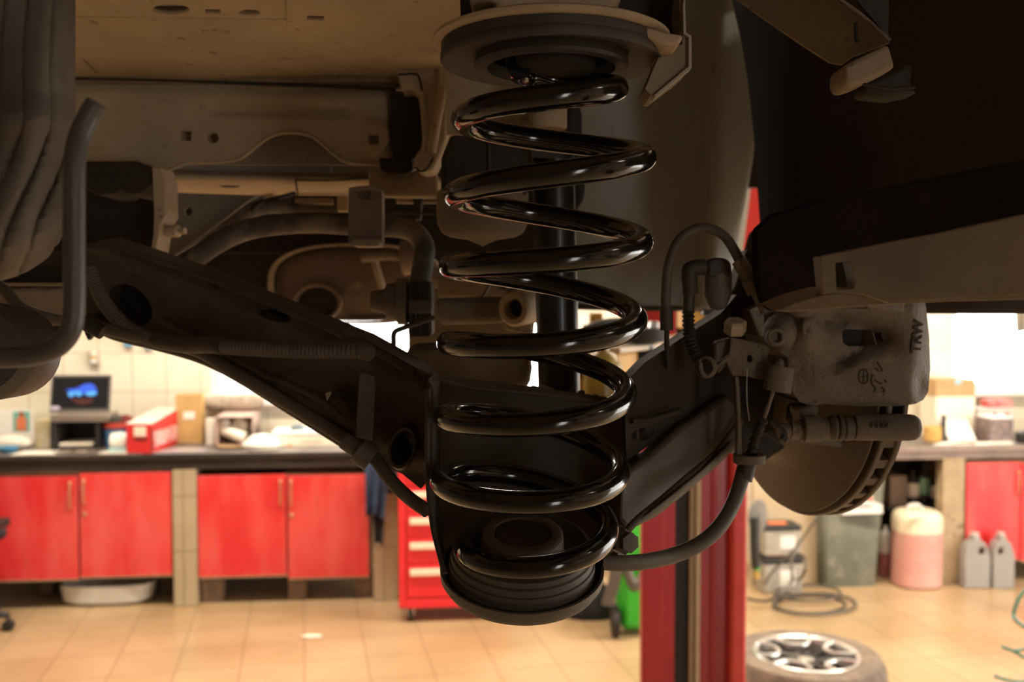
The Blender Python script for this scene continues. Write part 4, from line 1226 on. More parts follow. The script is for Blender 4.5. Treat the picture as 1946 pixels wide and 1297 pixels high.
# grey box behind the scallop and pale lower flange
plate('box_section', [(300, 230), (628, 230), (628, 338), (560, 342), (300, 330)], 1.06, .01, m_greyp, car, bevel=.001)
plate('box_section_end', [(629, 235), (800, 240), (790, 322), (760, 335), (720, 331), (712, 340), (629, 342)], 1.055, .01, m_greyp, car, bevel=.001)
surf('lower_flange', [[(300 + 60 * i, 322 + 1.3 * i, 1.06) for i in range(10)], [(300 + 60 * i, 332 + 1.2 * i, 1.045) for i in range(10)],
                      [(300 + 60 * i, 345 + .6 * i, 1.055) for i in range(10)], [(300 + 60 * i, 358 + .5 * i, 1.085) for i in range(10)], [(300 + 60 * i, 370 + .3 * i, 1.15) for i in range(10)]], m_beige, car, thick=.003, sub=2)
link('flange_slot', lathe_bm(G(437, 352, 1.066), Vector((0, -.5, -.86)), [(.0115, 0), (.0115, .0008), (0, .001)], 20, sq=(.35, 1, 1)), m_darkm, car)
tube('flange_overlap', [(562, 343, 1.045), (566, 372, 1.06)], 1.6, m_darkm, car, seg=6)
tube('flange_overlap', [(562, 342, 1.043), (630, 343, 1.045), (712, 338, 1.045)], 1.8, m_darkm, car, seg=6)
# leg of the spring tower right of the crossmember
plate('tower_leg', [(752, 128), (800, 118), (850, 96), (866, 130), (862, 170), (850, 215), (848, 262), (838, 292), (822, 324), (806, 328), (790, 322), (786, 300), (800, 282), (803, 262), (796, 182), (784, 168), (762, 172)], .96, .05, m_beige, car, bevel=.003, seg=3)
tube('leg_rib', [(803, 175, .956), (806, 230, .956), (807, 285, .956)], 4, m_beige, car, seg=10)
tube('leg_rib', [(838, 100, .952), (842, 150, .95), (838, 190, .95), (828, 240, .95), (820, 290, .954)], 9, m_beige, car, seg=14)
tube('leg_seam', [(757, 142, .958), (790, 141, .956), (798, 152, .956), (802, 172, .956)], 2, m_darkm, car, seg=8)
tube('leg_seam', [(790, 318, .956), (800, 326, .956), (812, 320, .956), (824, 300, .956)], 2, m_darkm, car, seg=8)
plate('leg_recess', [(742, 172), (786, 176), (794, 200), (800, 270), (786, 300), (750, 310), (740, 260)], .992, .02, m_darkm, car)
plate('drain_lip', [(720, 300), (782, 300), (784, 325), (770, 332), (735, 331), (722, 322)], .985, .006, m_darkm, car, bevel=.002)
plate('foot_flange', [(700, 318), (722, 330), (745, 338), (778, 334), (792, 322), (830, 326), (834, 376), (700, 374)], 1.0, .012, m_beige, car, bevel=.003)
# rear hanger bits above the anti-roll bar
for (x0, x1, y0, y1, mm) in ((560, 632, 376, 388, m_beige2), (640, 662, 372, 402, m_beige), (752, 832, 376, 386, m_beige2), (500, 520, 370, 384, m_beige)):
    plate('hanger_tab', rect(x0, y0, x1, y1), 1.12, .01, mm, car, bevel=.001)
plate('bolt_head', [(783, 372), (805, 372), (801, 390), (799, 418), (787, 418), (786, 390)], 1.10, .015, m_darkm, car, bevel=.001)
link('underfloor_shade', box_bm((-.50, 1.55, EYE + .16), (1.2, .01, .16)), m_darkm, car)  # dark sheet put in as the shadow under the rear floor
link('side_light_block', box_bm((.60, 1.1, EYE + .27), (.02, 1.3, .50)), m_bump, car)  # unseen panel added to keep daylight from the right off the liner
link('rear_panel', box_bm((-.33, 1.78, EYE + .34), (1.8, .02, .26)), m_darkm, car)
# dark bracket box and pale leg at the left
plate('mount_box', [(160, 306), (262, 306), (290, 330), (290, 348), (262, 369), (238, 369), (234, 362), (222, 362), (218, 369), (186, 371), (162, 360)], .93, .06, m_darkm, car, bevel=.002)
plate('mount_box_inner', [(120, 290), (300, 290), (300, 482), (250, 500), (120, 500)], 1.03, .01, m_darkp, car)
plate('mount_leg', [(288, 318), (306, 318), (308, 330), (314, 345), (315, 410), (306, 425), (300, 455), (296, 486), (285, 484), (291, 445), (292, 400), (290, 350)], .92, .035, m_beige, car, bevel=.002)
link('leg_stud', lathe_bm(G(318, 440, .935), Vector((1, -.3, 0)), [(.006, 0), (.006, .012), (.003, .014), (.003, .02), (0, .02)], 16), m_beige, car)
# grey gusset panel with a hole
plate('gusset_panel', [(315, 366), (505, 372), (410, 440), (316, 496)], 1.02, .004, M('gusset_grey', (.13, .115, .095), (.17, .145, .11), rough=.75, scale=10), car, holes=[ell(358, 402, 8, 8, 16)])
tube('brace_rod', [(312, 497, .97), (400, 437, .98), (470, 384, .99), (492, 372, 1.0)], 2.2, m_beige2, car, seg=8)
tube('brace_pipe', [(478, 400, 1.0), (500, 384, 1.02), (560, 368, 1.06)], 4, m_darkm, car)
tube('brake_pipe', [(550, 372, 1.1), (551, 400, 1.1), (556, 405, 1.1), (600, 407, 1.1), (660, 408, 1.1)], 2.4, m_darkm, car, seg=8)
tube('brake_pipe', [(728, 406, 1.1), (780, 405, 1.1), (830, 406, 1.1)], 2.4, m_darkm, car, seg=8)
# rear end of the body closing the view above the bumper line
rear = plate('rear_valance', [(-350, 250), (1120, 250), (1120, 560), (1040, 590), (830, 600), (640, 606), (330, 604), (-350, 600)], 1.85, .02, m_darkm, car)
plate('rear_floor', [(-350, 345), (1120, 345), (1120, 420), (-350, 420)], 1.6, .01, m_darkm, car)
# spring tower cup above the seat
m_rubber = M('black_rubber_dusty', (.030, .024, .0195), (.048, .038, .030), rough=.6, scale=12, bump=.15, bscale=140)
SX, SY = 1047, 104
sd = .585
s_c = G(SX, 122, sd)
plate('tower_top', [(892, -80), (1190, -80), (1184, -6), (1172, 4), (1160, 24), (935, 24), (948, 6), (930, 0), (892, 0)], .535, .10, m_beige, car, bevel=.004, seg=3)
lathe('tower_plate', G(1047, 122, .585) + Vector((0, 0, .0112)), (0, 0, 1), [(0, 0), (.0685, 0), (.070, .001), (.070, .003), (.066, .005), (.052, .008), (0, .008)], m_beige, car, seg=72)
plate('tower_ledge', [(1180, 30), (1200, 40), (1260, 60), (1300, 66), (1292, 84), (1262, 86), (1230, 70), (1180, 50)], .545, .05, m_beige, car, bevel=.002)
tube('tower_boss', [(884, -30, .60), (905, -10, .58), (930, 20, .565)], 14, m_beige, car)
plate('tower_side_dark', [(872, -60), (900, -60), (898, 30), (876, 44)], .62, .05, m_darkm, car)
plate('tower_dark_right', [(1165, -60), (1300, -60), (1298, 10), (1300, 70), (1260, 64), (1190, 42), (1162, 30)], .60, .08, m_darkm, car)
plate('tower_flange', [(1298, -40), (1306, -40), (1296, 6), (1300, 60), (1311, 66), (1312, 128), (1300, 140), (1243, 183), (1236, 182), (1226, 168), (1256, 96), (1296, 84), (1298, 60), (1290, 10)], .57, .03, m_beige2, car, bevel=.0015)
plate('tower_flange_edge', [(1306, -40), (1310, -40), (1302, 8), (1304, 62), (1314, 68), (1315, 128), (1246, 184), (1243, 181), (1309, 126), (1309, 70), (1299, 64), (1298, 8)], .567, .012, m_greyp, car)
# wheel-arch liner: large dark curved shell at the right
rows = []
for j, y in enumerate((-60, 60, 180, 300, 420, 520, 600)):
    row = []
    xs0 = (1368, 1404, 1422, 1433, 1440, 1448, 1440)[j]
    for i, (fx, dd) in enumerate(((0, 1.10), (.12, 1.12), (.3, 1.10), (.55, .98), (.8, .86), (1.0, .76))):
        row.append((xs0 + (2050 - xs0) * fx, y, dd))
    rows.append(row)
surf('wheel_arch_liner', rows, m_darkp, car, thick=.003, sub=2)
plate('liner_lower_edge', [(1434, 436), (1470, 405), (1560, 380), (1960, 300), (1960, 500), (1600, 572), (1500, 588), (1464, 592), (1446, 570), (1436, 520)], .70, .012, M('liner_brown', (.010, .007, .005), (.017, .012, .0085), spec=.05, rough=1.0, scale=12), car, bevel=.003)
plate('liner_lower_lobe', [(1430, 440), (1450, 430), (1500, 470), (1500, 600), (1360, 604), (1400, 545), (1415, 500)], 1.06, .02, m_darkp, car, bevel=.004)
# diagonal beige rail and its bracket
plate('diagonal_rail', [(1375, -30), (1602, -30), (1640, 25), (1692, 75), (1692, 84), (1618, 112), (1600, 126), (1577, 122), (1530, 92), (1440, 30), (1390, -8)], lambda x, y: .74 - (x - 1375) * .0004, (0, .02, .01), m_beige2, car, bevel=.003)
plate('rail_fold', [(1602, -30), (1690, -30), (1688, 70)], .63, .02, m_darkp, car)
tube('rail_fold_edge', [(1585, -10, .64), (1640, 30, .632), (1692, 76, .625)], 3, m_beige2, car, seg=8)
tube('rail_slot', [(1626, 44, .634), (1627, 72, .632), (1631, 80, .632)], 3.5, m_darkm, car, seg=8)
plate('rail_bracket', [(1606, 122), (1690, 82), (1703, 128), (1640, 158), (1614, 166), (1604, 152)], .60, .03, m_beige2, car, bevel=.004)
plate('rail_bracket_tail', [(1640, 160), (1704, 130), (1738, 118), (1732, 165), (1748, 176), (1700, 186), (1640, 180)], .62, .02, m_darkp, car, bevel=.003)
tube('bracket_lip', [(1640, 160, .605), (1690, 168, .605), (1738, 166, .605)], 3, m_darkm, car, seg=8)

# rear bumper side and shell: curved grey plastic panel behind the spring
rows = []
for j, y in enumerate((-60, 60, 150, 250, 350, 450, 540, 590)):
    xr = (1400, 1432, 1440, 1440, 1424, 1404, 1390, 1386)[j]
    xm = (1372, 1370, 1368, 1364, 1358, 1352, 1346, 1342)[j]
    row = []
    for (x, dd) in ((1075, 1.34), (1140, 1.335), (1220, 1.34), (xm - 60, 1.352), (xm - 30, 1.350), (xm - 8, 1.314), (xm + 10, 1.316), ((xm + xr) / 2 + 10, 1.345), (xr, 1.40)):
        row.append((x, y, dd))
    rows.append(row)
bp = surf('rear_bumper', rows, m_bump, None, thick=.004, sub=2)
things_of(bp, 'dark grey plastic rear bumper corner hanging behind the spring and shock absorber', 'bumper')
tube('bumper_lower_edge', [(1090, 584, 1.335), (1200, 587, 1.335), (1310, 587, 1.335), (1384, 588, 1.40)], 5, m_darkp, bp)
link('bumper_clip', box_bm(G(1352, 592, 1.33), (.025, .02, .012)), m_black, bp, bevel=.002)

# left foreground: ribbed sleeve + dark pipe + lower cylinder
m_sleeve = M('sleeve_grey_brown', (.085, .072, .06), (.13, .108, .088), rough=.75, scale=9, c3=(.06, .05, .045), s3=24, l3=.6, h3=.72)
rows = []
nx = 60
def gait_bottom(x):
    pts = [(-200, 540), (0, 533), (40, 522), (85, 492), (110, 460), (124, 416), (134, 330), (140, 300)]
    for (x0, y0), (x1, y1) in zip(pts, pts[1:]):
        if x <= x1: return y0 + (y1 - y0) * (x - x0) / (x1 - x0)
    return 300
for j in range(30):
    v = j / 29; row = []
    for i in range(nx):
        f = i / (nx - 1)
        x = -120 + 256 * (1 - (1 - f) ** 1.25)
        yb = gait_bottom(x)
        y = -70 + (yb + 70) * v
        slant = (y - 240) * .36 if y > 240 else (y - 240) * .04
        fold = .011 * (1 - abs(math.sin((x + slant) / 14.3 + .25 * math.sin(y / 60)))) ** 3 * (.35 + .65 * sm(225, 290, y)) - .010 * math.exp(-((y - 225) / 26) ** 2) + .004 * math.sin(x / 31 + y / 90)
        edge = .05 * (1 - math.sqrt(max(0, 1 - max(0, f - .5) ** 2 / .26)))
        row.append((x, y, .44 + edge + fold + .03 * max(0, v - .9) * 10))
    rows.append(row)
sl = surf('pleated_gaiter', rows, m_sleeve, None, thick=.004, sub=1)
things_of(sl, 'big out-of-focus grey-brown pleated sleeve at the left edge', 'gaiter')
o = tube('bent_pipe', [(184, 196, .40), (168, 222, .40), (150, 262, .398), (142, 310, .395), (141, 400, .395), (141, 500, .395), (141, 580, .395), (134, 628, .395), (108, 660, .397), (62, 676, .40), (0, 680, .40), (-80, 680, .40)], 20, M('grey_pipe', (.060, .058, .055), (.075, .07, .064), rough=.45, scale=5), None, n=8, seg=20)
things_of(o, 'blurred dark grey pipe bending down the left side of the picture', 'pipe')
o = lathe('axle_bush', G(8, 668, .62), Vector((.25, -1, .05)), [(0, -.03), (.026, -.03), (.030, -.02), (.030, .05), (.024, .06), (0, .06)], m_rubber, seg=36)
o.location.z -= .0
things_of(o, 'dark rounded rubber bush at the bottom left under the pipe', 'bush')
t = thing('subframe', 'dusty brown subframe beam ends between the left pipe and the mount box', 'subframe', G(70, 570, .95))
plate('beam_upper', [(-60, 505), (182, 500), (184, 545), (-60, 545)], .95, .06, m_darkp, t, bevel=.004)
plate('beam_lip', [(-60, 537), (184, 537), (184, 543), (-60, 543)], .935, .015, m_beige2, t, bevel=.001)
plate('beam_lower', [(-60, 545), (184, 543), (186, 598), (150, 612), (80, 620), (-60, 624)], .96, .05, m_beige2, t, bevel=.006)
plate('beam_cavity', [(-60, 620), (120, 618), (110, 650), (60, 690), (-60, 700)], .99, .03, m_darkm, t)
plate('beam_tail', [(180, 545), (212, 552), (212, 610), (186, 612)], .97, .02, m_darkp, t)
plate('pale_tab', [(212, 598), (228, 598), (245, 618), (214, 610)], .98, .01, m_beige, t)
plate('hanging_tab', [(158, 612), (172, 612), (174, 640), (167, 648), (160, 634)], .93, .008, m_darkp, t, bevel=.001)

# blurred lower arm at the right foreground
m_armbl = M('brown_arm_dust', (.17, .135, .10), (.30, .24, .175), rough=.6, scale=9)
def dR(x, y): return .50 - (x - 1480) * .00014
t = thing('sill_rail', 'out-of-focus brown rail with a rectangular slot crossing the right edge', 'rail', G(1750, 540, .46))
plate('rail_face', [(1558, 487), (1700, 458), (1800, 440), (1960, 405), (2050, 390), (2050, 560), (1946, 562), (1800, 568), (1690, 576), (1640, 560), (1590, 556), (1566, 560)], dR, (0, .012, 0), m_armbl, t, holes=[[(1588, 500), (1616, 496), (1626, 540), (1620, 549), (1590, 552)]], bevel=.002)
plate('slot_back', [(1575, 490), (1640, 484), (1640, 560), (1575, 560)], .52, .004, m_darkm, t)
plate('rail_underside', [(1470, 592), (1520, 572), (1566, 560), (1600, 556), (1650, 562), (1692, 574), (1800, 564), (2050, 556), (2050, 568), (1800, 574), (1690, 580), (1600, 586), (1500, 594)], lambda x, y: dR(x, y) + .004, (0, .03, .004), m_beige2, t, bevel=.002)
plate('rail_notch', [(1566, 560), (1600, 553), (1650, 556), (1692, 574), (1620, 582), (1530, 584)], .50, .01, m_darkm, t)

# ================================================================ MUFFLER, ANTI-ROLL BAR
m_muf = M('muffler_dust', (.22, .15, .10), (.15, .10, .07), rough=.55, scale=6, c3=(.34, .26, .18), s3=14)
mc = G(678, 540, 1.5)
kx = 1.5 / F
t = thing('muffler', 'dusty oval silencer with a dark round pipe opening behind the control arm', 'muffler', mc)
X_ = Vector((1, 0, 0)); Yv = Vector((0, -1, 0))
lathe('muffler_shell', mc + Vector((0, .02, 0)), Yv, [(0, -.26), (1.0, -.25), (1.0, 0), (.97, .012), (.86, .02), (.6, .03), (0, .034)], m_muf, t, seg=64, sq=(158 * kx, 71 * kx, .75), xdir=X_)
lathe('rim_flange', mc, Yv, [(1.0, -.01), (1.04, -.008), (1.05, .004), (1.02, .012), (.97, .008)], m_beige, t, seg=64, sq=(160 * kx, 73 * kx, .75), xdir=X_, closed=True)
hc = G(604, 575, 1.47)
lathe('inlet_collar', hc, (-.1, -1, -.05), [(.030, -.02), (.034, 0), (.032, .006), (.027, .004), (.026, -.03), (0, -.03)], m_muf, t, seg=32, sq=(.85, 1.15, 1), xdir=(0, 0, 1))
lathe('inlet_bore', hc + Vector((0, .004, 0)), (-.1, -1, -.05), [(.0268, 0), (0, .001)], m_darkm, t, seg=32, sq=(.85, 1.15, 1), xdir=(0, 0, 1))
tube('drain_pipe', [(712, 498, 1.42), (722, 530, 1.42), (735, 572, 1.43)], 7, m_beige, t)
tube('hanger_rod', [(690, 490, 1.4), (740, 486, 1.38), (790, 492, 1.38)], 9, m_beige2, t)
lathe('rear_clamp', G(775, 490, 1.36), (1, 0, .1), [(.018, -.01), (.024, -.008), (.024, .02), (.018, .022)], m_muf, t, seg=24)
tube('tail_pipe', [(800, 520, 1.45), (900, 560, 1.46), (1000, 590, 1.48), (1060, 600, 1.5)], 22, m_muf, t)

m_bar = M('bar_dust', (.045, .036, .028), (.16, .125, .09), rough=.7, scale=16, lo=.45, hi=.6)
t = thing('anti_roll_bar', 'thick dusty anti-roll bar curving above the muffler, held by a strap bracket', 'anti-roll bar', G(600, 430, .98))
tube('bar', [(330, 522, .97), (372, 490, .97), (420, 458, .975), (470, 437, .98), (530, 427, .98), (600, 424, .98), (660, 427, .98), (720, 430, .98), (765, 434, .98), (792, 446, .975), (806, 470, .97), (804, 500, .965), (798, 540, .96)], 20, m_bar, t, n=10, seg=20)
tube('upper_pipe', [(420, 436, 1.02), (452, 418, 1.02), (478, 400, 1.02), (520, 392, 1.03), (560, 400, 1.04), (640, 404, 1.05)], 14, m_bar, t)
plate('strap_bracket', rrect(662, 357, 726, 467, 9), .93, .02, M('strap_dust', (.14, .105, .075), (.19, .14, .10), rough=.7, scale=15, c3=(.08, .06, .045), s3=60), t, bevel=.003, seg=3)
tube('strap_top_lip', [(664, 361, .928), (694, 357, .926), (724, 361, .928)], 4, m_beige2, t, seg=10)
text_mesh('cast_mark', 'UZ', .0095, G(694, 373, .9255), (1, 0, 0), (0, 0, 1), .0006, m_darkm, t)
plate('strap_foot', rrect(668, 455, 722, 468, 5), .925, .03, m_beige2, t, bevel=.002)

# finned rubber bush and cone boot
t = thing('finned_bush', 'black finned rubber bush with a cone boot between the muffler and the spring', 'bush', G(797, 580, .86))
bc = G(797, 580, .86); r0 = 22 * .86 / F
plate('bush_body', rrect(776, 534, 820, 640, 8), .86, .035, m_rubber, t, bevel=.003)
for k in range(5):
    plate('fin', rect(778 + k * 8.6, 536, 781.5 + k * 8.6, 568), .857, .006, m_darkp, t)
    plate('fin', rect(778 + k * 8.6, 598, 781.5 + k * 8.6, 640), .857, .006, m_darkp, t)
plate('wide_band', rect(774, 570, 821, 596), .855, .012, M('band_grey', (.085, .068, .052), (.06, .05, .04), rough=.7, scale=12), t, bevel=.002)
lathe('cone_boot', G(774, 573, .87), (-1, 0, 0), [(.0, -.002), (.021, 0), (.021, .008), (.017, .010), (.016, .018), (.011, .020), (.009, .032), (0, .033)], M('boot', (.12, .09, .065), (.08, .06, .045), rough=.7, scale=10), t, seg=28)
tube('hook_pipe', [(826, 604, .82), (800, 612, .82), (766, 624, .82), (750, 632, .82), (748, 650, .82), (749, 680, .82), (754, 698, .82)], 5, m_rubber, t, n=6)
lathe('hook_knob', G(752, 690, .82), (0, 0, 1), [(.004, -.012), (.006, -.008), (.006, .006), (.004, .01)], m_rubber, t, seg=14)

plate('rear_crossbeam', [(776, 545), (1020, 560), (1014, 640), (1000, 660), (776, 668)], 1.12, .03, m_beige2, car, bevel=.003)
# rear axle parts behind the spring: grey damper box, pale bush eye
m_ax = M('axle_dust', (.10, .078, .055), (.15, .115, .08), rough=.8, scale=12, bump=.3, bscale=120)
t = thing('rear_link', 'dusty rear link with a pale round bush eye seen between the middle coils', 'link', G(900, 590, .98))
plate('link_body', [(826, 566), (965, 564), (962, 614), (834, 618)], .98, .05, m_ax, t, bevel=.006)
plate('link_upper', [(832, 525), (905, 530), (1000, 570), (1004, 640), (940, 600), (900, 566), (832, 566)], 1.08, .01, m_beige2, t, bevel=.002)
tube('thin_rod', [(936, 530, 1.02), (922, 556, 1.02), (908, 574, 1.02)], 3.5, m_beige2, t)
ec = G(983, 586, .96)
lathe('bush_eye', ec, (-.55, -1, -.1), [(.0175, -.02), (.0175, .006), (.0155, .009), (.0105, .009), (.0095, .004), (.0095, -.02)], m_beige, t, seg=36, closed=True)
lathe('bush_bore', ec, (-.55, -1, -.1), [(.0095, -.004), (0, -.003)], m_darkm, t, seg=24)
plate('eye_plate', [(955, 600), (1010, 606), (1012, 636), (960, 628)], .99, .01, m_beige2, t, bevel=.002)

# canister (bump stop housing) behind the spring
t = thing('bump_stop', 'dusty beige bump-stop cup under a dark housing behind the upper coils', 'bump stop', G(917, 380, .8))
cc = G(917, 455, .82); px_ = .82 / F
zt_ = G(917, 368, .82).z - cc.z
lathe('cup', cc, (0, 0, 1), [(0, -.006), (.004, -.004), (.012, -.0005), (.028, .002), (.034, .005), (.0375, .012), (.0385, .02), (.0385, zt_), (.034, zt_ + .004), (0, zt_ + .004)], M('cup_dust', (.20, .155, .105), (.13, .10, .07), rough=.8, scale=8), t, seg=48)
plate('dark_housing', [(856, 255), (1002, 262), (1002, 372), (838, 372), (838, 300)], .80, .06, m_darkp, t, bevel=.004)
link('housing_rib', plate_bm(rect(928, 262, 934, 370), .797, (0, .004, 0)), m_rubber, t)
plate('mount_plate', [(848, 140), (1030, 140), (1030, 256), (848, 256)], .90, .008, m_beige, t)

# shock absorber
m_shock = M('shock_black', (.014, .013, .012), rough=.34, coat=.1)
t = thing('shock_absorber', 'glossy black shock absorber standing behind the coil spring', 'shock absorber', G(1058, 760, .86))
def vcyl(name, px, py0, py1, rpx, d, mat, parent, tilt=0, seg=40, ends=0):
    a, b = G(px, py1, d), G(px + tilt, py0, d)
    r = rpx * d / F
    ax = b - a
    return lathe(name, a, ax, [(r - .0015, 0), (r, .0015), (r, ax.length - .0015), (r - .0015, ax.length)], mat, parent, seg=seg)
vcyl('tube_body', 1064, 285, 790, 40, .86, m_shock, t, -14)
vcyl('upper_bush', 1041, 150, 246, 36, .84, m_beige, t, 0)
vcyl('piston_stub', 1048, 240, 300, 26, .86, m_shock, t, 0)
plate('mount_strap', [(1078, 198), (1100, 198), (1106, 215), (1106, 250), (1112, 360), (1108, 382), (1096, 400), (1092, 330), (1080, 250)], .89, .02, m_darkp, t, bevel=.002)
plate('stamped_collar', [(1010, 284), (1068, 286), (1068, 300), (1010, 298)], .815, .004, m_rubber, t)

# upper spring seat
t = thing('upper_spring_seat', 'round black rubber spring seat above the top coil', 'spring seat', s_c)
sr = 208 * sd / F
lathe('seat_disc', s_c, (0, 0, 1), [(sr * .70, .004), (sr * .985, 0), (sr, .0015), (sr * .997, .0042), (sr * .985, .0046), (sr * .985, .0054), (sr * .995, .0058), (sr * .99, .0105), (sr * .9, .011), (0, .011), (0, .006), (sr * .66, .006)], m_rubber, t, seg=96)
lathe('seat_ring', s_c, (0, 0, 1), [(sr * .67, .0065), (sr * .70, -.001), (sr * .68, -.003), (sr * .58, -.003), (sr * .55, .004)], m_rubber, t, seg=72)
lathe('seat_centre', s_c, (0, 0, 1), [(sr * .42, .006), (sr * .40, -.004), (sr * .34, -.006), (0, -.006)], m_darkm, t, seg=48)

# ================================================================ COIL SPRING
m_spring = M('spring_gloss_black', (.0055, .0052, .005), rough=.14, coat=.35, spec=.45)
right = [(1192, 166), (1245, 296), (1240, 456), (1230, 602), (1211, 742), (1199, 890), (1177, 1000)]
left = [(858, 226), (842, 372), (833, 508), (829, 652), (822, 790), (816, 912), (866, 1046)]
WR = .0072                          # wire radius
keys = []                           # (theta, x_edge, yc)
for k in range(7):
    keys.append((2 * PI * k, right[k][0], right[k][1]))
    keys.append((2 * PI * k + PI, left[k][0], left[k][1]))
def depth_axis(y): return .572 + (y - 160) / 900 * .062
def interp(arr, th):
    if th <= arr[0][0]: i = 0
    elif th >= arr[-1][0]: i = len(arr) - 2
    else:
        i = max(j for j in range(len(arr) - 1) if arr[j][0] <= th)
    a, b = arr[i], arr[i + 1]
    t_ = (th - a[0]) / (b[0] - a[0])
    p0 = arr[i - 1][1] if i > 0 else 2 * a[1] - b[1]
    p3 = arr[i + 2][1] if i + 2 < len(arr) else 2 * b[1] - a[1]
    t2, t3 = t_ * t_, t_ ** 3
    if t_ < 0 or t_ > 1: return a[1] + (b[1] - a[1]) * t_
    return .5 * (2 * a[1] + (-p0 + b[1]) * t_ + (2 * p0 - 5 * a[1] + 4 * b[1] - p3) * t2 + (-p0 + 3 * a[1] - 3 * b[1] + p3) * t3)
# centre line: x centre and radius from neighbouring extremes
cxs, rads, ycs = [], [], []
for i in range(len(keys)):
    th, xe, ye = keys[i]
    if i == 0: xo = keys[1][1] - 0
    elif i == len(keys) - 1: xo = keys[i - 1][1]
    else: xo = (keys[i - 1][1] + keys[i + 1][1]) / 2
    wpx = WR * F / depth_axis(ye)
    xc = (xe + xo) / 2; rp = abs(xe - xo) / 2 - wpx
    if i == 0: xc, rp = 1047, abs(1192 - 1047) - wpx
    d = depth_axis(ye)
    cxs.append((th, G(xc, ye, d).x)); rads.append((th, rp * d / F))
    # the extreme's height, less the small sideways lean of the ring
    lean = -5 if i % 2 == 0 else 5
    ycs.append((th, G(xc, ye + lean, d).z))
ds = [(keys[i][0], depth_axis(keys[i][2])) for i in range(len(keys))]
TILT = math.tan(math.radians(7.0))
def spring_point(th):
    cx_, r, z, d = interp(cxs, th), interp(rads, th), interp(ycs, th), interp(ds, th)
    c, s = math.cos(th), math.sin(th)
    # th=0 right, th=pi/2 near side, th=pi left, th=3pi/2 far side
    lean = -5 * d / F
    return Vector((cx_ + r * c, d - r * s, z - r * s * TILT - lean * c * -1))
P_ = []
th = -1.0 * PI
n_ = 0
while th <= 13.25 * PI + 1e-6:
    p = spring_point(th)
    if th < 0:        # the topmost turn winds inwards onto the seat
        k = -th / (1.0 * PI)
        c = Vector((interp(cxs, 0), interp(ds, 0), 0))
        v = Vector((p.x - c.x, p.y - c.y, 0))
        p = Vector((c.x + v.x * (1 - .22 * k), c.y + v.y * (1 - .22 * k), spring_point(0).z + .010 * k - (v.y) * -TILT * (1 - k) * 0))
        p.z = spring_point(0).z + .011 * min(1, k * 1.5) + (1 - k) * (v.y * TILT)
    if th > 13 * PI: pass
    P_.append(p); th += PI / 24
spring = link('coil_spring', tube_bm(P_, WR, 20), m_spring)
things_of(spring, 'new glossy black coil spring standing between the upper seat and the control arm', 'coil spring')

# ================================================================ CONTROL ARM
m_arm = M('arm_grime', (.040, .029, .021), (.068, .050, .036), rough=.6, scale=9, bump=.7, bscale=70, c3=(.022, .017, .014), s3=30, l3=.56, h3=.66)
m_arm2 = M('arm_dusty', (.070, .056, .043), (.095, .076, .058), rough=.6, scale=8, bump=.2, bscale=100)
m_arm3 = M('pan_dusty', (.070, .054, .040), (.052, .040, .031), rough=.6, scale=10, bump=.15, bscale=120)
arm = thing('control_arm', 'large dark greasy pressed-steel lower control arm with a round spring pan', 'control arm', G(985, 1100, .64))
def dA(x, y):
    return .86 - (x - 165) / 640 * .15
web = [(150, 470), (200, 455), (245, 470), (310, 492), (380, 515), (470, 553), (560, 590), (640, 624), (700, 648), (760, 682), (800, 705), (826, 730), (826, 900), (800, 930), (765, 902), (722, 880), (700, 862), (650, 838), (560, 782), (480, 730), (400, 682), (300, 655), (215, 636), (165, 600)]
def dAr(x, y):
    d = dA(x, y)
    # distance below the upper edge and above the lower edge of the branch
    up = 470 + (x - 245) * .43; lo = 640 + (x - 250) * .50
    v = (y - up) / max(40, (lo - up))
    d += .010 * math.exp(-((v - .42) / .16) ** 2) * sm(300, 380, x) * (1 - sm(700, 780, x))
    d -= .006 * math.exp(-((v - .12) / .10) ** 2)
    d -= .005 * math.exp(-((v - .80) / .10) ** 2) * sm(280, 340, x)
    d -= .006 * math.exp(-(math.hypot((x - 520) / 2.6, y - 600) / 17) ** 2)
    d += .0016 * math.sin(x / 17.0 + y / 23.0) * math.sin(y / 13.0 - x / 41.0)
    return d
relief('arm_web', web, dAr, (0, .035, .004), m_arm, arm, holes=[ell(248, 580, 48, 32, 24, .75), ell(520, 600, 34, 11, 20, .25), ell(766, 852, 16, 32, 20, -.35)], step=10.0, bdf=dA)
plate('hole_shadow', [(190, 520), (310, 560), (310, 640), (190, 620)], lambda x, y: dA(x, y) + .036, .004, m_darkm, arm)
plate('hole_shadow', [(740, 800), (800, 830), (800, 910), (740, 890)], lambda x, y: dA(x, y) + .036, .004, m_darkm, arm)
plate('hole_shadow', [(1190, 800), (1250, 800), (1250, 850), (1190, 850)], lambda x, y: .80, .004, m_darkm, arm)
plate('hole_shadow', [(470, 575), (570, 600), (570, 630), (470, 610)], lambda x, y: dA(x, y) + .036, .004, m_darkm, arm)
def ribd(pts, off=-.004): return [(x, y, dA(x, y) + off) for (x, y) in pts]
tube('rolled_edge', ribd([(160, 470), (245, 478), (320, 502), (400, 530), (470, 560), (560, 597), (640, 632), (720, 672), (790, 712)], -.002), 7, m_arm, arm)
tube('lower_flange', ribd([(165, 606), (215, 634), (300, 655), (390, 682), (470, 724), (560, 780), (650, 836), (700, 866)], -.008), 13, m_arm, arm)
tube('pressed_rib', ribd([(310, 610), (350, 632), (420, 668), (500, 712), (580, 745), (620, 770), (650, 795), (672, 812)], -.002), 8, m_arm, arm)
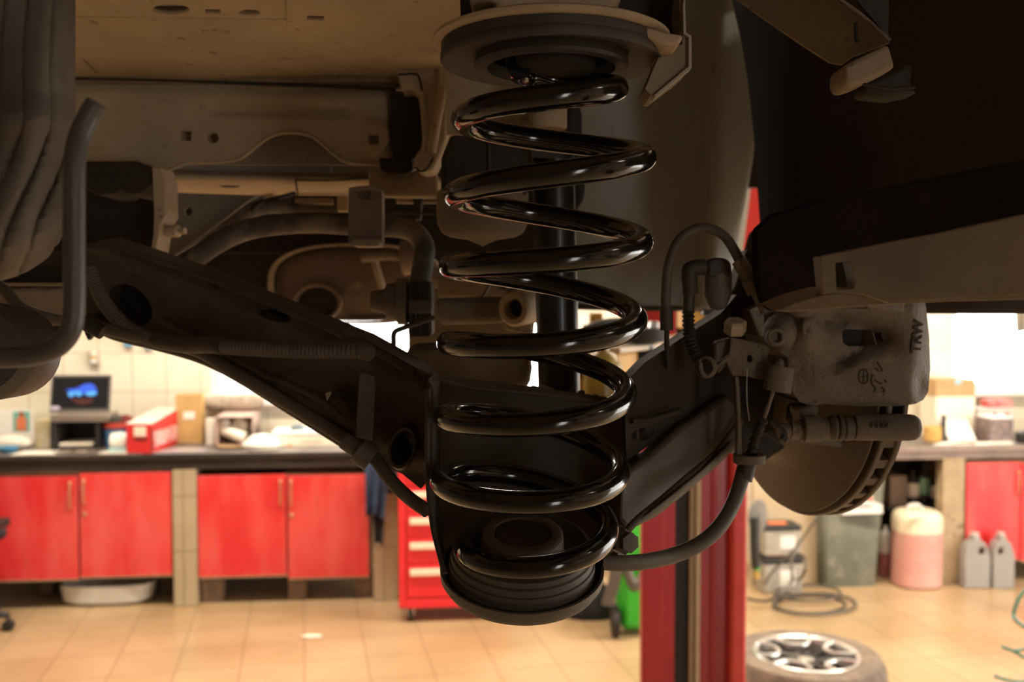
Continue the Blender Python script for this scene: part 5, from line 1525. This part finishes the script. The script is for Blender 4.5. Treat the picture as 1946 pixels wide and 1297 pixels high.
lathe('hole_boss', G(768, 850, dA(768, 850) - .004), (-.2, -1, 0), [(.0135, 0), (.0115, .006), (.0098, .005), (.0092, -.004)], m_arm, arm, seg=32, sq=(1.35, .85, 1), xdir=(.3, 0, 1), closed=True)
plate('strap', [(684, 706), (712, 714), (714, 738), (708, 838), (676, 832), (680, 740)], .715, .006, m_arm2, arm, bevel=.001)
lathe('rivet', G(660, 645, dA(660, 645) - .003), (0, -1, .2), [(.0065, 0), (.006, .003), (.003, .0035), (.0025, .002), (0, .002)], m_arm2, arm, seg=20)
# splash of peeled paint
plate('paint_chip', [(618, 748), (630, 744), (628, 752), (621, 762)], .742, .001, m_beige2, arm)
# wall of the spring pan, going round behind the coils
zs = [(690, .75), (800, .742), (900, .73), (1000, .715), (1070, .70)]
rows = []
for (y, dd) in zs:
    row = []
    for (x, q) in ((815, -.035), (838, -.012), (880, .0), (950, .008), (1020, .01), (1090, .008), (1150, .0), (1190, -.012), (1215, -.02)):
        yy = y + (0 if y > 750 else (max(0, x - 830) * .12 if x < 1000 else 20 + (x - 1000) * .15))
        if y > 1000: x = 1000 + (x - 1000) * .80
        elif y > 950: x = 1000 + (x - 1000) * .92
        row.append((x, yy + (20 if y < 750 else 0), dd + q))
    rows.append(row)
surf('pan_wall', rows, m_arm3, arm, thick=.003, sub=2)
tube('pan_wall_edge', [(800, 706, .70), (840, 724, .72), (900, 738, .745), (980, 745, .755), (1050, 752, .755), (1120, 762, .75), (1200, 790, .73)], 4, m_arm2, arm)
# left outer wall of pan
plate('pan_side', [(812, 720), (826, 740), (826, 900), (828, 985), (842, 1050), (852, 1092), (838, 1090), (826, 1040), (820, 1000), (812, 930), (808, 860)], .655, .06, m_arm, arm, bevel=.003)
tube('pan_side_edge', [(814, 740, .652), (812, 860, .65), (815, 940, .645), (822, 1000, .635), (834, 1050, .625), (846, 1090, .615)], 5, m_arm, arm)
# pan: tilted so that its mouth faces up and towards the viewer
AX = Vector((.02, -.31, 1)).normalized()
pc = G(993, 1038, .640)
pr = 156 * .64 / F
m_seatr = M('seat_rubber', (.085, .068, .052), (.055, .044, .034), rough=.6, scale=10)
lathe('spring_pan', pc, AX, [(0, -.0275), (pr * .80, -.0275), (pr * .96, -.0255), (pr * 1.01, -.021), (pr * 1.015, -.015), (pr * .98, -.015), (pr * .95, -.0205), (pr * .9, -.0225), (0, -.0225)], m_arm2, arm, seg=96)
lathe('rubber_seat', pc, AX, [(0, -.022), (pr * .80, -.022), (pr * .90, -.021), (pr * .905, -.017), (pr * .885, -.016), (pr * .885, -.014), (pr * .90, -.013), (pr * .90, -.009), (pr * .88, -.0085), (pr * .875, -.004), (pr * .85, -.003), (pr * .85, .001), (pr * .80, .002), (pr * .72, -.004), (0, -.004)], m_seatr, arm, seg=96)
lathe('seat_collar', pc + Vector((0, .004, 0)), AX, [(pr * .52, -.0035), (pr * .50, .008), (pr * .46, .0095), (pr * .36, .0095), (pr * .34, .006), (pr * .34, -.0035)], M('collar_dust', (.16, .125, .09), (.11, .085, .062), rough=.7, scale=12), arm, seg=64, closed=True)
lathe('centre_plug', pc + Vector((0, .004, 0)), AX, [(pr * .335, -.0035), (pr * .335, .0078), (pr * .31, .0088), (0, .0088)], m_arm3, arm, seg=48)
# right branch up to the knuckle
def dK(x, y): return .70 + (x - 1180) / 260 * .12
upper = [(1186, 730), (1225, 690), (1300, 640), (1370, 596), (1400, 560), (1440, 560), (1450, 650), (1420, 720), (1390, 800), (1300, 820), (1230, 850), (1190, 880)]
plate('branch_upper', upper, dK, (0, .04, 0), M('branch_dark', (.028, .021, .016), (.045, .034, .026), rough=.7, scale=9), arm, bevel=.004, holes=[ell(1222, 826, 22, 11, 18, -.2)])
plate('branch_lower', [(1180, 905), (1230, 868), (1290, 815), (1380, 752), (1405, 770), (1404, 850), (1370, 884), (1300, 945), (1250, 985), (1196, 1012), (1176, 990)], lambda x, y: dK(x, y) - .02, (0, .03, 0), m_arm2, arm, bevel=.004)
tube('branch_flange', [(1193, 1008, .675), (1215, 985, .68), (1260, 948, .70), (1310, 905, .72), (1360, 862, .75), (1408, 800, .77)], 7, m_arm2, arm)
surf('branch_flange_web', [[(1193, 1010, .678), (1240, 985, .69), (1300, 938, .715), (1360, 886, .745), (1410, 840, .77)], [(1205, 995, .672), (1250, 962, .685), (1308, 914, .71), (1362, 868, .742), (1410, 812, .768)]], m_arm2, arm, thick=.003, sub=1)
tube('serrated_strip', [(1200, 800, .70), (1240, 795, .71), (1290, 780, .73)], 6, m_darkp, arm)
# rear edge of the arm behind the spring, with clips (plate seen at y 740)
plate('rear_tray', [(772, 655), (1005, 645), (1012, 700), (1006, 742), (900, 752), (800, 735), (770, 700)], .88, .03, m_ax, arm, bevel=.008)
plate('rear_edge_plate', [(1010, 735), (1040, 742), (1160, 770), (1165, 800), (1060, 790), (1000, 770)], .82, .02, m_arm2, arm, bevel=.002)
plate('clip', [(1025, 732), (1052, 740), (1066, 752), (1042, 756), (1024, 744)], .80, .01, m_beige2, arm, bevel=.002)
plate('clip', [(780, 700), (795, 706), (800, 716), (782, 714)], .80, .01, m_beige, arm, bevel=.001)
for x, y in ((1088, 752), (1105, 757), (1130, 765)):
    link('stud', lathe_bm(G(x, y, .815), (0, 0, 1), [(.003, -.006), (.003, .006), (0, .007)], 10), m_darkp, arm)
lathe('arm_bolt', G(1188, 1030, .655), (.5, -1, .1), [(.009, -.012), (.009, 0), (.007, .002), (.007, .007), (0, .008)], m_arm2, arm, seg=6)
link('side_tab', plate_bm([(1166, 1000), (1192, 1012), (1196, 1040), (1186, 1052), (1164, 1048), (1150, 1080), (1142, 1070)], .66, (0, .02, 0)), m_arm2, arm, bevel=.002)

# corrugated conduit along the arm
m_cond = M('conduit', (.065, .05, .037), (.09, .07, .052), rough=.7, scale=30)
o = corrugated('corrugated_conduit', [(172, 512, .825), (190, 560, .815), (222, 605, .80), (262, 635, .79), (320, 652, .772), (400, 657, .752), (440, 661, .744), (520, 665, .725), (600, 668, .71), (684, 668, .698), (700, 672, .715)], .0062, m_cond, None, pitch=.0034, depth=.22)
things_of(o, 'dark corrugated conduit running along the left branch of the control arm', 'conduit')
tube('taped_sleeve', [(300, 647, .775), (350, 655, .765), (400, 656, .752), (425, 659, .747)], 17, m_arm, o)
# parking brake cable under the arm
m_cab = M('cable_sheath', (.075, .058, .043), (.095, .075, .056), rough=.65, scale=14)
t = thing('handbrake_cable', 'brown handbrake cable clipped under the left branch of the control arm', 'cable', G(500, 730, .75))
tube('cable_sheath', [(-60, 520, .80), (0, 545, .80), (40, 585, .80), (100, 606, .80), (160, 614, .80), (230, 634, .79), (300, 648, .78), (380, 670, .765), (440, 706, .75), (520, 752, .735), (600, 800, .72), (680, 850, .70), (712, 872, .69), (740, 910, .68), (775, 945, .67), (812, 972, .66)], 12, m_cab, t, n=8)
tube('cable_clamp', [(158, 610, .775), (166, 616, .775), (196, 632, .775)], 15, m_darkp, t)
tube('cable_grommet', [(655, 838, .69), (700, 868, .685)], 17, m_cab, t)
lathe('clamp_ring', G(694, 864, .685), (.8, 0, -.6), [(.007, -.006), (.0095, -.006), (.0095, .006), (.007, .006)], m_arm2, t, seg=24, closed=True)
plate('clamp_tab', [(655, 828), (676, 835), (684, 862), (664, 858), (652, 845)], .685, .01, m_cab, t, bevel=.002)
# ================================================================ BRAKE: DISC, SHIELD, CALIPER
m_disc = M('disc_dust', (.105, .072, .048), (.135, .095, .064), rough=.55, scale=8, bump=.1, bscale=100)
m_disc2 = M('disc_edge', (.13, .10, .07), (.10, .075, .055), rough=.5, scale=12)
nrm = Vector((-.95, -.30, .03)).normalized()       # inboard side of the disc
dc = G(1505, 728, .85)
Rr = .1150
t = thing('brake_disc', 'vented brake disc with brown dust, lower half showing under the caliper', 'brake disc', dc)
A_ = -nrm
lathe('inner_rotor_plate', dc + A_ * .009, A_, [(.055, 0), (Rr - .001, 0), (Rr, .001), (Rr, .004), (Rr - .001, .005), (.055, .005)], m_disc2, t, seg=128, closed=True)
lathe('outer_rotor_plate', dc + A_ * .024, A_, [(.055, 0), (Rr - .001, 0), (Rr, .001), (Rr, .004), (Rr - .001, .005), (.055, .005)], m_disc2, t, seg=128, closed=True)
bm = bmesh.new()
ez = Vector((0, 0, 1)); ez = (ez - A_ * ez.dot(A_)).normalized(); ex = ez.cross(A_)
for k in range(36):
    a = 2 * PI * k / 36
    rv = ex * math.cos(a) + ez * math.sin(a); tg = A_.cross(rv)
    m3_ = Matrix((rv, tg, A_)).transposed()
    box_bm(dc + A_ * .019 + rv * .084, (.058, .008, .0105), m3_, bm)
link('vanes', bm, m_disc2, t)
lathe('hub', dc + A_ * .008, A_, [(0, 0), (.056, 0), (.056, .03), (0, .03)], m_darkp, t, seg=48)
t = thing('dust_shield', 'dished brown dust shield covering the inner face of the brake disc', 'dust shield', dc)
Rs = .1115
lathe('shield_dish', dc, A_, [(.0, -.034), (.046, -.034), (.056, -.028), (.064, -.014), (.076, -.006), (Rs - .008, 0), (Rs, .003), (Rs, .0045), (Rs - .007, .0018), (.075, -.004), (.062, -.012), (.054, -.026), (.045, -.032), (0, -.032)], m_disc, t, seg=128)
tube('shield_edge', [(1585, 843, .785), (1606, 850, .785), (1610, 862, .787), (1603, 900, .79), (1590, 930, .795)], 2.0, m_disc2, t, seg=8)

m_cal = M('caliper_cast', (.225, .18, .135), (.16, .128, .096), rough=.75, scale=9, bump=1.0, bscale=260, c3=(.27, .20, .14), s3=45, l3=.6, h3=.7)
m_cal2 = M('caliper_cast_dark', (.15, .12, .09), (.115, .092, .07), rough=.75, scale=9, bump=.6, bscale=150)
m_mark = M('cast_shadow_mark', (.065, .047, .034), rough=.9)
cal = thing('brake_caliper', 'dusty cast brake caliper with raised lettering and an emblem, mounted over the disc', 'brake caliper', G(1600, 680, .74))
def gs(x, y, cx, cy, sx, sy, rot=0.0):
    dx, dy = x - cx, y - cy
    u = dx * math.cos(rot) + dy * math.sin(rot); v = -dx * math.sin(rot) + dy * math.cos(rot)
    return math.exp(-(u / sx) ** 2 - (v / sy) ** 2)
def dCc(x, y):
    d = .735 + ((x - 1640) / 150) ** 2 * .004 + max(0, (x - 1730) / 35) ** 2 * .016
    d += max(0, (590 - y) / 40) ** 2 * .006 + max(0, (y - 745) / 30) ** 2 * .010
    d += .026 * gs(x, y, 1655, 638, 44, 26, .10) + .014 * gs(x, y, 1592, 612, 34, 14, .1) + .014 * gs(x, y, 1610, 680, 36, 13, -.5)
    d -= .004 * gs(x, y, 1588, 650, 16, 26) + .014 * gs(x, y, 1540, 630, 34, 48) + .006 * gs(x, y, 1560, 712, 30, 26)
    d -= .005 * gs(x, y, 1650, 590, 60, 12)
    d += .009 * gs(x, y, 1750, 733, 12, 24)
    return d
body = [(1452, 590), (1500, 572), (1560, 566), (1755, 560), (1760, 585), (1766, 640), (1768, 700), (1764, 745), (1755, 760), (1740, 768), (1722, 771), (1690, 773), (1620, 772), (1562, 768), (1545, 772), (1520, 765), (1506, 745), (1500, 718), (1497, 680), (1470, 660), (1452, 640)]
cb = relief('caliper_housing', body, dCc, (0, .075, 0), m_cal, cal, holes=[[(1600, 630), (1608, 626), (1650, 628), (1664, 634), (1670, 643), (1664, 653), (1648, 658), (1612, 659), (1602, 652)]], step=7.0, bevel=.004, seg=3, bdf=lambda x, y: .735)
plate('window_pocket', [(1590, 618), (1690, 620), (1690, 670), (1590, 670)], .762, .01, m_darkm, cal)
# shoulder swelling left of the window (piston cylinder)
def lump(name, px, py, d, rx, ry, rz_, mat, parent, seg=24, rot=0.0):
    bm = bmesh.new(); bmesh.ops.create_icosphere(bm, subdivisions=4, radius=1.0)
    bm.transform(Matrix.Translation(G(px, py, d)) @ Matrix.Rotation(rot, 4, 'Y') @ Matrix.Diagonal((rx * d / F, rz_, ry * d / F, 1)))
    return link(name, bm, mat, parent)
plate('cast_pad', [(1648, 566), (1718, 564), (1718, 592), (1690, 594), (1650, 586)], .729, .01, M('smooth_pad', (.22, .17, .12), rough=.6), cal, bevel=.001)
# banjo / bleed area at the left shoulder
lump('banjo_lug', 1482, 630, .738, 30, 38, .018, m_cal2, cal)
lathe('bleed_boss', G(1475, 641, .712), (-.1, -1, .1), [(.0, -.01), (.0066, -.01), (.0066, 0), (.0056, .0012), (.0042, .0012), (.0034, -.003), (0, -.003)], m_cal2, cal, seg=28)
lump('upper_lug', 1520, 588, .735, 34, 18, .02, m_cal2, cal)
plate('web_rib', [(1525, 608), (1548, 594), (1560, 600), (1536, 640), (1524, 640)], .724, .02, m_cal, cal, bevel=.003)
# letters: raised mark reading upwards
def facep(px, py, off=0.0): return G(px, py, dCc(px, py) - off)
tf = facep(1743, 640, .0016)
text_mesh('raised_letters', 'TRW', .0112, tf, (.10, .02, 1), (-1, -.25, .08), .0008, m_mark, cal, .0004)
# emblem: crossed circle and the strokes of a rampant animal
em = lambda x, y: (x, y, dCc(x, y) - .0004)
tube('emblem_ring', [em(x, y) for (x, y) in ell(1641, 716, 9, 14, 14)] + [em(1650, 716)], 1.4, m_mark, cal, n=2, seg=6)
tube('emblem_cross', [em(1633, 717), em(1649, 715)], 1.2, m_mark, cal, n=2, seg=6)
tube('emblem_cross', [em(1641, 704), em(1641, 728)], 1.2, m_mark, cal, n=2, seg=6)
for pts in ([(1667, 688), (1671, 695), (1676, 702), (1674, 706)], [(1659, 712), (1656, 722), (1658, 732), (1663, 737), (1661, 745)], [(1674, 736), (1681, 741), (1678, 746)], [(1664, 700), (1670, 706)], [(1681, 722), (1684, 727)], [(1662, 722), (1670, 728), (1676, 730)]):
    tube('emblem_stroke', [em(x, y) for (x, y) in pts], 1.7, m_mark, cal, n=3, seg=6)
# teeth of the carrier seen below the housing
for x in (1602, 1632, 1648, 1680):
    plate('carrier_tooth', rect(x, 764, x + 11, 800), .775, .012, m_cal2, cal, bevel=.001)
plate('carrier_bridge', [(1500, 770), (1720, 768), (1728, 790), (1700, 806), (1500, 806)], .79, .03, m_darkp, cal, bevel=.003)
plate('carrier_end', [(1560, 768), (1556, 790), (1553, 836), (1528, 838), (1525, 800), (1516, 775)], .748, .03, m_cal, cal, bevel=.004, seg=3)
# slide pin with bellows
def hrod(name, pts, d, mat, parent, py=815, lean=0.0, seg=32):
    """pts: (px, radius_px)"""
    a = G(pts[0][0], py, d); 
    prof = []
    sc_ = d / F
    for (x, r) in pts: prof.append((r * sc_, (x - pts[0][0]) * sc_))
    return lathe(name, a, (1, lean, .0), [(0, prof[0][1])] + prof + [(0, prof[-1][1])], mat, parent, seg=seg)
hrod('pin_bolt', [(1478, 10), (1480, 14), (1500, 14), (1502, 18), (1520, 18), (1521, 21), (1527, 21)], .745, m_cal, cal, 818)
hrod('pin_sleeve', [(1527, 24), (1560, 24), (1562, 21), (1576, 21)], .742, m_cal, cal, 816)
hrod('bellows', [(1574, 20), (1578, 24), (1583, 26), (1586, 25), (1589, 20), (1592, 25), (1596, 26), (1599, 24), (1601, 20), (1604, 24), (1609, 25), (1612, 24), (1622, 23), (1624, 21)], .74, M('bellows_rubber', (.085, .066, .05), (.11, .085, .065), rough=.6, scale=20), cal, 814)
hrod('pin_housing', [(1622, 23), (1626, 25), (1728, 25.5), (1738, 24), (1745, 19), (1749, 8)], .738, m_cal2, cal, 813)
plate('pin_web', [(1690, 792), (1728, 790), (1745, 800), (1748, 828), (1738, 838), (1700, 838)], .745, .02, m_cal2, cal, bevel=.004)
text_mesh('cast_number', '1127', .0075, G(1672, 808, .7265), (1, 0, 0), (0, 0, 1), .0009, m_mark, cal)
tube('pin_clip', [(1466, 800, .74), (1480, 812, .738), (1492, 826, .738), (1484, 836, .738)], 5, m_darkp, cal)
plate('shield_tab', [(1498, 828), (1590, 836), (1604, 842), (1600, 852), (1560, 846), (1490, 842)], .77, .006, m_disc, cal, bevel=.001)

# ---- brackets near the knuckle
kn = thing('hub_carrier', 'dark brown hub carrier with sensor and cable brackets inboard of the caliper', 'hub carrier', G(1420, 700, .78))
plate('carrier_body', [(1380, 590), (1460, 590), (1505, 640), (1512, 745), (1530, 800), (1500, 850), (1440, 890), (1410, 880), (1392, 800), (1376, 700)], .815, .05, m_darkp, kn, bevel=.006)
plate('cable_plate', [(1393, 642), (1452, 654), (1462, 660), (1458, 716), (1448, 722), (1420, 716), (1392, 714), (1380, 690)], .735, .004, m_cal, kn, holes=[ell(1425, 682, 5, 7, 14)], bevel=.0008)
plate('cable_plate_edge', [(1358, 650), (1393, 642), (1382, 692), (1366, 712), (1356, 690)], .742, .012, m_cal2, kn, bevel=.002)
lathe('cable_clip', G(1480, 720, .725), (.15, 0, 1), [(.0095, -.009), (.0105, -.0095), (.0098, .0095), (.0082, .0095), (.0082, -.008)], m_cal, kn, seg=32, closed=True)
lump('clip_nut', 1478, 692, .725, 11, 12, .007, m_cal2, kn)
lathe('bolt_head', G(1397, 622, .73), (0, -.4, 1), [(.0075, -.005), (.0085, -.004), (.0085, .004), (.007, .0055), (0, .0055)], m_beige, kn, seg=6)
tube('cable_hook', [(1330, 690, .72), (1334, 708, .72), (1344, 715, .72), (1356, 704, .72), (1366, 694, .722), (1388, 676, .724)], 4.5, m_cal2, kn)
lathe('sensor_ring', G(1345, 698, .725), (-.6, -1, 0), [(.0065, 0), (.008, .001), (.008, .006), (.0065, .007)], m_cal2, kn, seg=24, closed=True)
tube('locking_wire', [(1420, 700, .73), (1419, 740, .73), (1420, 770, .73), (1424, 800, .73)], 1.2, m_greyp, kn, seg=6)
plate('cable_stay', [(1396, 716), (1405, 717), (1408, 780), (1411, 868), (1440, 868), (1452, 862), (1448, 880), (1436, 890), (1412, 892), (1400, 884), (1401, 800)], .718, .008, m_cal2, kn, bevel=.001)
lathe('stay_eye', G(1424, 872, .722), (0, 0, 1), [(.006, -.003), (.012, -.003), (.012, .003), (.006, .003)], m_cal2, kn, seg=28, closed=True)
plate('spring_lever', [(1445, 800), (1490, 830), (1480, 842), (1440, 815)], .76, .01, m_darkp, kn)

# pull cable with coiled end
t = thing('adjuster_cable', 'twisted steel cable end running from the clip down into the cable stay', 'cable', G(1440, 800, .722))
tube('cable_core', [(1470, 742, .722), (1464, 760, .722), (1456, 784, .722), (1450, 800, .722)], 4, m_cal, t)
corr = corrugated('coiled_spring_end', [(1452, 795, .722), (1440, 820, .722), (1430, 850, .722), (1426, 868, .722)], .0042, m_darkp, t, pitch=.005, depth=.4)
# brake cable hose from the stay round to the arm
t = thing('brake_cable_hose', 'thick dark cable hose sweeping from the stay under the knuckle back to the spring pan', 'hose', G(1300, 1040, .68))
tube('hose_sheath', [(1416, 890, .72), (1405, 925, .715), (1392, 960, .71), (1368, 1000, .70), (1330, 1034, .69), (1280, 1056, .68), (1225, 1068, .665), (1180, 1071, .655), (1140, 1068, .65)], 15, M('hose_sheath', (.085, .066, .048), (.10, .08, .058), rough=.6, scale=12), t, n=8, seg=18)
tube('hose_ferrule', [(1424, 868, .72), (1418, 890, .72), (1412, 912, .718)], 17.5, m_rubber, t, seg=20)
# brake flexible hose
t = thing('brake_hose', 'looping brake hose arching from the arm to the caliper', 'hose', G(1330, 500, .72))
tube('hose_tube', [(1265, 600, .73), (1266, 550, .73), (1272, 500, .73), (1288, 460, .73), (1315, 438, .73), (1345, 434, .73), (1375, 448, .728), (1395, 475, .725), (1412, 510, .722)], 9.5, m_cab, t, n=10, seg=18)
tube('hose_end_sleeve', [(1266, 582, .73), (1267, 628, .73)], 12.5, m_rubber, t, n=3, seg=18)
tube('steel_line', [(1267, 628, .73), (1267, 660, .73), (1270, 700, .735)], 5, m_darkp, t, n=3)
tube('metal_fitting', [(1404, 495, .724), (1418, 520, .722), (1430, 545, .72)], 14.5, m_cal, t, n=3, seg=8)
tube('fitting_collar', [(1424, 532, .719), (1436, 556, .718)], 16.5, m_cal2, t, n=3, seg=18)
tube('fitting_nipple', [(1434, 552, .72), (1444, 574, .72), (1454, 594, .72)], 9, m_cal, t, n=3, seg=14)
# ABS sensor connector and loom
t = thing('sensor_connector', 'black angled sensor connector with a corrugated lead inside the brake hose loop', 'connector', G(1320, 520, .74))
tube('elbow', [(1312, 560, .74), (1310, 530, .74), (1312, 512, .74), (1328, 508, .74)], 15, m_rubber, t, seg=18)
tube('coupling', [(1325, 508, .74), (1338, 507, .74), (1344, 507, .74)], 11.5, m_rubber, t, n=2)
lathe('coupling_ring', G(1332, 508, .74), (1, 0, 0), [(.0045, -.004), (.0062, -.003), (.0062, .003), (.0045, .004)], m_rubber, t, seg=20)
link('plug', plate_bm([(1345, 497), (1358, 489), (1380, 491), (1390, 500), (1392, 524), (1375, 530), (1346, 528)], .735, (0, .02, 0)), m_rubber, t, bevel=.002)
corrugated('sensor_lead', [(1308, 590, .74), (1309, 630, .74), (1314, 655, .735), (1328, 685, .728)], .0052, m_darkp, t, pitch=.0032, depth=.3)
tube('lead_sleeve', [(1310, 555, .74), (1308, 596, .74)], 11, m_rubber, t, n=2)
lathe('sensor_cup', G(1364, 556, .745), (0, 0, -1), [(.0, -.014), (.0105, -.014), (.0105, .002), (.006, .012), (0, .014)], m_cal2, t, seg=28)
# knuckle neck between the arm branch and the carrier (dark silhouette)
plate('carrier_neck', [(1355, 604), (1372, 586), (1398, 545), (1412, 500), (1420, 470), (1450, 480), (1462, 580), (1450, 640), (1400, 650), (1370, 640)], .86, .04, m_darkp, kn, bevel=.005)
